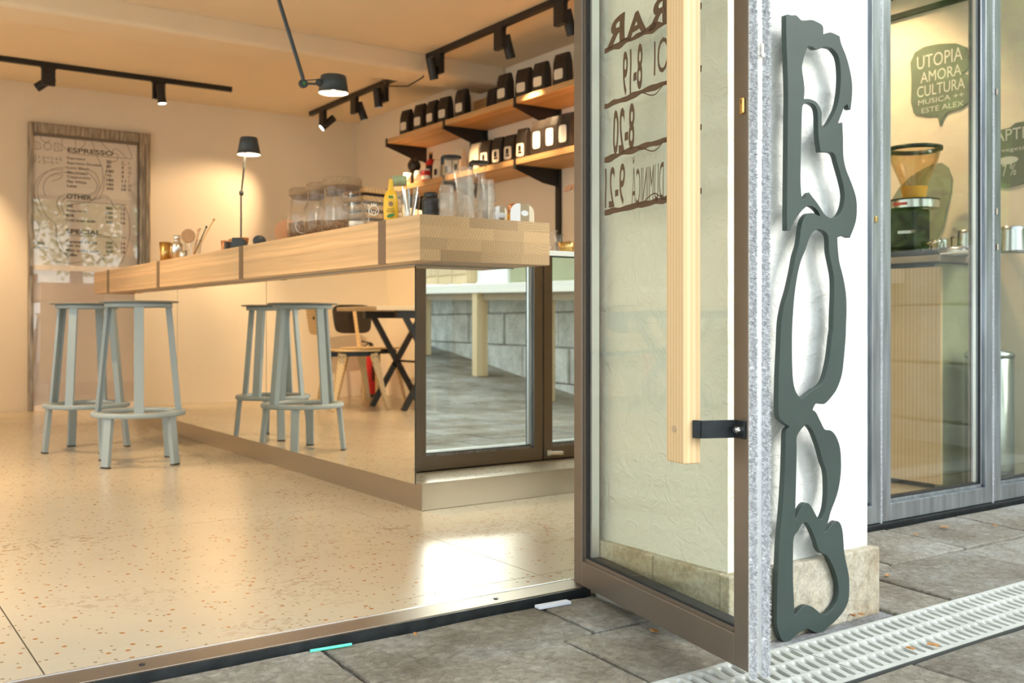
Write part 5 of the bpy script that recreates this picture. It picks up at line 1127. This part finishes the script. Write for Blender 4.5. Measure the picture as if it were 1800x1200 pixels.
def pitcher(label, px, X, r, h):
    a, b = ray(px); t = thing('milk_pitcher', label, 'pitcher', (X, X/a*b, 0.931), 0, 'steel milk pitchers on the side counter')
    obj('body', MB().lathe([(0, 0), (r, 0), (r*1.02, 0.01), (r*0.92, h*0.85), (r*0.95, h), (r*0.92, h), (r*0.89, h*0.85), (r*0.98, 0.012), (0, 0.006)], n=32), M_steelp, t)
    obj('handle', MB().tube([(-r*0.1, r*0.95, h*0.85), (-r*0.1, r*1.6, h*0.75), (-r*0.1, r*1.6, h*0.35), (-r*0.1, r*1.0, h*0.2)], 0.005, 8), M_steelp, t)
pitcher('small steel milk pitcher right beside the coffee grinder', 1656, 3.93, 0.030, 0.085)
pitcher('large steel milk pitcher left of the window mullion', 1702, 3.80, 0.043, 0.10)
pitcher('large steel milk pitcher right of the window mullion', 1780, 3.80, 0.046, 0.10)
x, y = 3.72, shelfY(1672, 3.72)
solo('tamper', MB().tube([(x, y-0.10, 0.948), (x-0.01, y-0.02, 0.948), (x-0.01, y+0.04, 0.948)], 0.016, 10), M_steelp, 'steel tamper handle lying on the side counter', 'tamper')
solo('drip_tray', MB().box(3.66, 3.84, shelfY(1740, 3.75), shelfY(1675, 3.75), 0.931, 0.938), M_white, 'thin white tray under the steel pitchers on the side counter', 'tray', bevel=0.002)
a, b = ray(1785); bX = 3.62*0+ (2.32/b*a)
bn = thing('waste_bin', 'tall cylindrical stainless steel bin behind the right window pane', 'bin', (3.83, 2.20, 0))
obj('body', MB().lathe([(0, 0.01), (0.088, 0.01), (0.09, 0.02), (0.09, 0.52), (0.086, 0.525), (0, 0.525)], n=40), M_steelp, bn); obj('lid', MB().lathe([(0, 0.525), (0.092, 0.525), (0.092, 0.54), (0.07, 0.56), (0, 0.565)], n=40), M_steelp, bn); obj('foot_ring', MB().lathe([(0.09, 0), (0.094, 0), (0.094, 0.02), (0.09, 0.02)], n=40), M_bag, bn)
def wallboard(label, pts, name='chalk_board'):
    """outline given on the right wall plane; sheet 4 mm thick"""
    P = [atX(px, py, XW-0.008) for px, py in pts]; me_n = len(P)
    m = MB(); m.add(P+[p+Vector((0.006, 0, 0)) for p in P], [tuple(range(me_n)), tuple(range(me_n, 2*me_n))[::-1]]+[(i, (i+1) % me_n, me_n+(i+1) % me_n, me_n+i) for i in range(me_n)])
    ys = [p.y for p in P]; t = thing(name, label, 'sign', (XW-0.005, sum(ys)/len(ys), min(p.z for p in P)), 0, 'sage chalk boards on the right wall', True)
    obj('board', m, M_board, t); return t
def wtext(t, body, px0, px1, yb, yt, slope=0.147):
    a = atX(px0, yb, XW-0.0095); b = atX(px1, yb+0*(px1-px0), XW-0.0095); zt = atX(px0, yt, XW-0.0095).z
    text_obj('lettering', body, a, (0, -1, 0), (0, 0, 1), abs(a.y-b.y), zt-a.z, M_chalk, t, lift=0.0)
bb = wallboard('dark sage speech balloon chalk board with white hand lettering', [(1600, 110), (1608, 92), (1625, 82), (1650, 77), (1680, 76), (1698, 83), (1706, 96), (1707, 112), (1700, 122), (1691, 128), (1704, 132), (1711, 145), (1713, 160), (1706, 177), (1690, 190), (1664, 198), (1657, 208), (1652, 222), (1648, 203), (1625, 204), (1606, 200), (1601, 180), (1602, 140)])
for body, a_, b_, yb_, yt_ in (('UTOPIA', 1612, 1692, 111, 88), ('AMORA', 1618, 1690, 136, 117), ('CULTURA', 1612, 1696, 160, 141), ('MUSICA ++', 1614, 1694, 174, 165), ('ESTE ALEX', 1620, 1694, 189, 180)):
    q_ = 0.21*(1670-a_)
    wtext(bb, body, a_, b_, yb_+q_, yt_+q_)
rl = solo('wall_rail', MB().box(XW-0.03, XW-0.001, 2.12, 2.93, 2.035, 2.055).box(XW-0.03, XW-0.001, 2.12, 2.93, 2.13, 2.17), M_black2, 'dark horizontal double rail high on the wall behind the right window', 'rail')
bc = wallboard('round dark sage chalk board with hole, behind the window mullion', [(1712, 275), (1718, 258), (1735, 240), (1752, 230), (1775, 224), (1785, 216), (1800, 213), (1816, 225), (1826, 250), (1830, 275), (1822, 302), (1800, 322), (1770, 330), (1745, 326), (1725, 312), (1714, 295)])
wtext(bc, 'LAPTE', 1738, 1808, 252, 232); wtext(bc, 'vegetal', 1760, 1806, 270, 261); wtext(bc, '7 %', 1762, 1786, 310, 290)
c = atX(1771, 282, XW-0.0095); obj('white_oval', MB().prism([(0.045*math.cos(k/20*6.283), 0.016*math.sin(k/20*6.283)) for k in range(20)], 0.001, c, (0, 1, 0), (0, 0, 1)), M_chalk, bc)
bl = wallboard('pale sage leaf shaped board on the wall behind the coffee grinder', [(1568, 350), (1580, 330), (1598, 312), (1620, 298), (1640, 288), (1655, 286), (1666, 294), (1672, 310), (1671, 335), (1664, 365), (1657, 400), (1640, 430), (1600, 440), (1570, 430)])
bl.children[0].data.materials[0] = mat('pale_sage_board', (0.30, 0.33, 0.26), 0.8)

# ---------------------------------------------------------------- seating corner (seen in the long mirror)
tb = thing('folding_table', 'table with wooden edge and black crossed legs in the left back corner', 'table', (-0.50, 6.95, 0))
obj('tabletop', MB().box(-0.42, 0.50, -0.38, 0.30, 0.755, 0.785), M_ptable, tb, bevel=0.003); obj('underframe', MB().box(-0.36, 0.30, -0.32, -0.28, 0.70, 0.755).box(-0.36, 0.30, 0.20, 0.24, 0.70, 0.755), M_black, tb)
for s, yy in ((1, -0.30), (1, 0.22)):
    obj('leg', MB().bar((0.22, yy, 0.71), (-0.20, yy, 0.0), 0.022, 0.045), M_black, tb); obj('leg', MB().bar((-0.22, yy+0.03, 0.71), (0.22, yy+0.03, 0.0), 0.022, 0.045), M_black, tb)
obj('stretcher', MB().cyl((0.0, -0.30, 0.36), (0.0, 0.25, 0.36), 0.009, n=10), M_black, tb)
def chair(label, loc, rz, backm):
    t = thing('wooden_chair', label, 'chair', loc, rz, 'wooden chairs at the table')
    # faces local +X ; seat 0.45 high
    s = []
    for i in range(24):
        a = i/24*2*math.pi; e = 0.45; s.append((0.20*math.copysign(abs(math.cos(a))**e, math.cos(a)), 0.215*math.copysign(abs(math.sin(a))**e, math.sin(a))))
    obj('seat', MB().prism(s, 0.014, (0, 0, 0.452), (1, 0, 0), (0, 1, 0)), M_chairw, t, bevel=0.004)
    obj('seat_frame', MB().bar((-0.20, -0.12, 0.425), (0.18, -0.12, 0.425), 0.035, 0.035).bar((-0.20, 0.12, 0.425), (0.18, 0.12, 0.425), 0.035, 0.035).bar((-0.10, -0.16, 0.42), (-0.10, 0.16, 0.42), 0.04, 0.03).bar((0.12, -0.16, 0.42), (0.12, 0.16, 0.42), 0.04, 0.03), M_black2, t, bevel=0.003)
    for (x, y) in ((0.13, 0.15), (0.13, -0.15), (-0.12, 0.15), (-0.12, -0.15)):
        l = obj('leg', MB().bar((x, y, 0.43), (x*1.75, y*1.35, 0.0), 0.022, 0.062, up=(0.25, 1, 0) if False else (1, 0, 0), w2=0.02, h2=0.024), M_chairw, t, bevel=0.003)
        sy = 1 if y > 0 else -1
        for (u, z) in ((-0.014, 0.405), (0.014, 0.405), (-0.014, 0.36), (0.014, 0.36)):
            obj('rivet', MB().cyl((x*1.07+u, y*1.03+sy*0.011, z), (x*1.07+u, y*1.03+sy*0.015, z), 0.0045, n=8), M_black, l)
    b = []
    for i in range(24):
        a = i/24*2*math.pi; e = 0.4; yy = math.copysign(abs(math.cos(a))**e, math.cos(a)); zz = 0.70+0.125*math.copysign(abs(math.sin(a))**e, math.sin(a)); b.append((yy*(0.19+0.10*(zz-0.70)), zz))
    bo = obj('backrest', MB().prism(b, 0.014, (-0.215, 0, 0), (0, 1, 0), (-0.10, 0, 0.995)), backm, t, bevel=0.004)
    obj('back_post', MB().bar((-0.17, 0, 0.42), (-0.265, 0, 0.80), 0.028, 0.012, up=(1, 0, 0)), M_chairw if backm is not M_chairw else M_black2, t)
    obj('back_bolt', MB().cyl((-0.262, 0, 0.70), (-0.30, 0, 0.70), 0.013, n=12), M_black, bo)
    return t
chair('pale plywood chair with wooden backrest, seen in the bar mirror', (-0.06, 7.12, 0), math.pi+0.12, M_chairw)
chair('plywood chair with black backrest behind the pale one, seen in the bar mirror', (-0.50, 7.66, 0), -math.pi/2-0.1, M_bag)
fe = thing('fire_extinguisher', 'red fire extinguisher standing on the floor by the back wall', 'fire extinguisher', (-0.74, 8.12, 0))
obj('cylinder', MB().lathe([(0, 0.006), (0.06, 0), (0.07, 0.012), (0.07, 0.36), (0.05, 0.42), (0.022, 0.44), (0, 0.44)], n=28), M_red, fe); obj('base_ring', MB().lathe([(0.071, 0), (0.071, 0.03), (0.069, 0.03)], n=28), M_black, fe)
obj('valve', MB().cyl((0, 0, 0.44), (0, 0, 0.48), 0.018, n=14).bar((0, 0, 0.48), (0.09, 0, 0.50), 0.018, 0.012).bar((0, 0, 0.49), (0.07, 0, 0.455), 0.016, 0.008), M_black, fe); obj('hose', MB().tube([(0, -0.02, 0.46), (0.03, -0.085, 0.45), (0.03, -0.095, 0.3), (0.02, -0.085, 0.15)], 0.010, 10), M_black, fe)

# ---------------------------------------------------------------- person behind the bar: only fingertips show beside the door leaf
def person():
    px_, py_ = 3.20, 3.62; hand = Vector((2.80, 3.58, 1.30)); a, b = ray(1012); Yh = 3.62; hand = Vector((Yh/b*a, Yh, 1.28))
    pr = thing('person', 'person in dark shirt behind the bar, only fingertips showing at the door leaf edge', 'person', (px_, py_, 0))
    o = Vector((px_, py_, 0)); f = Vector((-1, 0, 0)); r = Vector((0, 1, 0))      # faces the bar; r = right hand side
    hl = hand-o
    V = [((0,0,0.95), 0.135), ((0,0,1.10), 0.125), ((0,0,1.28), 0.145), ((0,0,1.42), 0.13), ((0,0,1.50), 0.058), ((-0.01,0,1.56), 0.06), ((-0.02,0,1.64), 0.088), ((-0.01,0,1.71), 0.07),
         ((0,0.10,0.90), 0.095), ((0.0,0.11,0.50), 0.062), ((0.02,0.11,0.09), 0.042), ((-0.13,0.12,0.035), 0.036),
         ((0,-0.10,0.90), 0.095), ((0.0,-0.11,0.50), 0.062), ((0.02,-0.11,0.09), 0.042), ((-0.13,-0.12,0.035), 0.036),
         ((0,0.17,1.41), 0.062), ((-0.02,0.22,1.14), 0.046), tuple((tuple(hl+Vector((0.09, 0.02, -0.01))), 0.026)), tuple((tuple(hl+Vector((0.04, 0.0, 0.0))), 0.028)),
         ((0,-0.17,1.41), 0.062), ((0.0,-0.23,1.14), 0.046), ((-0.12,-0.22,0.95), 0.028), ((-0.17,-0.21,0.92), 0.028)]
    E = [(0,1),(1,2),(2,3),(3,4),(4,5),(5,6),(6,7),(0,8),(8,9),(9,10),(10,11),(0,12),(12,13),(13,14),(14,15),(3,16),(16,17),(17,18),(18,19),(3,20),(20,21),(21,22),(22,23)]
    def skin(name, V, E, mats, root, sub=2, fn=None):
        me = bpy.data.meshes.new(name); me.from_pydata([Vector(v[0]) for v in V], E, []); ob = bpy.data.objects.new(name, me); C.objects.link(ob)
        md = ob.modifiers.new('skin', 'SKIN'); me.skin_vertices.new() if not me.skin_vertices else None
        for k, v in enumerate(V):
            sv = me.skin_vertices[0].data[k]; sv.radius = (v[1], v[1]); sv.use_root = (k == root)
        ss = ob.modifiers.new('sub', 'SUBSURF'); ss.levels = sub; ss.render_levels = sub
        dg = bpy.context.evaluated_depsgraph_get(); dg.update(); m2 = bpy.data.meshes.new_from_object(ob.evaluated_get(dg)); bpy.data.objects.remove(ob)
        m2.materials.clear()
        for mm in mats: m2.materials.append(mm)
        for p in m2.polygons:
            p.use_smooth = True
            if fn: p.material_index = fn(p.center)
        ob = bpy.data.objects.new(name, m2); C.objects.link(ob); ob.parent = pr; return ob
    def fn(c):
        if c.z < 0.07: return 3
        if c.z < 0.93: return 2 if abs(c.y) < 0.2 else 0
        if c.z > 1.495: return 0
        if c.x < -0.10 and c.z > 1.0: return 0 if (Vector(c)-hl).length < 0.22 else 1
        return 1
    skin('body', V, E, [M_skin, M_shirt, M_trouser, M_bag], 0, 2, fn)
    for k, (dy, ln) in enumerate(((-0.028, 0.062), (-0.009, 0.072), (0.010, 0.068), (0.028, 0.052))):
        b0 = hl+Vector((0.03, dy*0.8, 0.004)); skin('finger', [(b0, 0.0095), (b0+Vector((-0.035, dy*0.3, 0.006)), 0.009), (b0+Vector((-0.035-ln*0.4, dy*0.4, -0.004)), 0.0085), (b0+Vector((-0.035-ln*0.62, dy*0.4, -0.022)), 0.0075)], [(0,1),(1,2),(2,3)], [M_skin], 0)
    b0 = hl+Vector((0.045, -0.02, -0.005)); skin('thumb', [(b0, 0.011), (b0+Vector((-0.02, -0.03, -0.02)), 0.010), (b0+Vector((-0.055, -0.028, -0.034)), 0.0085)], [(0,1),(1,2)], [M_skin], 0)
    obj('hair', MB().ball((0.012, 0, 1.70), 0.098, 20, (1.0, 0.88, 0.85)), M_hair, pr)
    for s in (-1, 1):
        obj('eye', MB().ball((-0.098, 0.030*s, 1.655), 0.010, 10), M_labelw, pr); obj('ear', MB().ball((-0.01, 0.082*s, 1.64), 0.020, 10, (0.7, 0.4, 1.2)), M_skin, pr)
    obj('nose', MB().ball((-0.112, 0, 1.632), 0.013, 10, (1.1, 0.8, 1.3)), M_skin, pr); obj('mouth', MB().ball((-0.100, 0, 1.598), 0.016, 10, (0.4, 1.2, 0.35)), M_red, pr)
person()
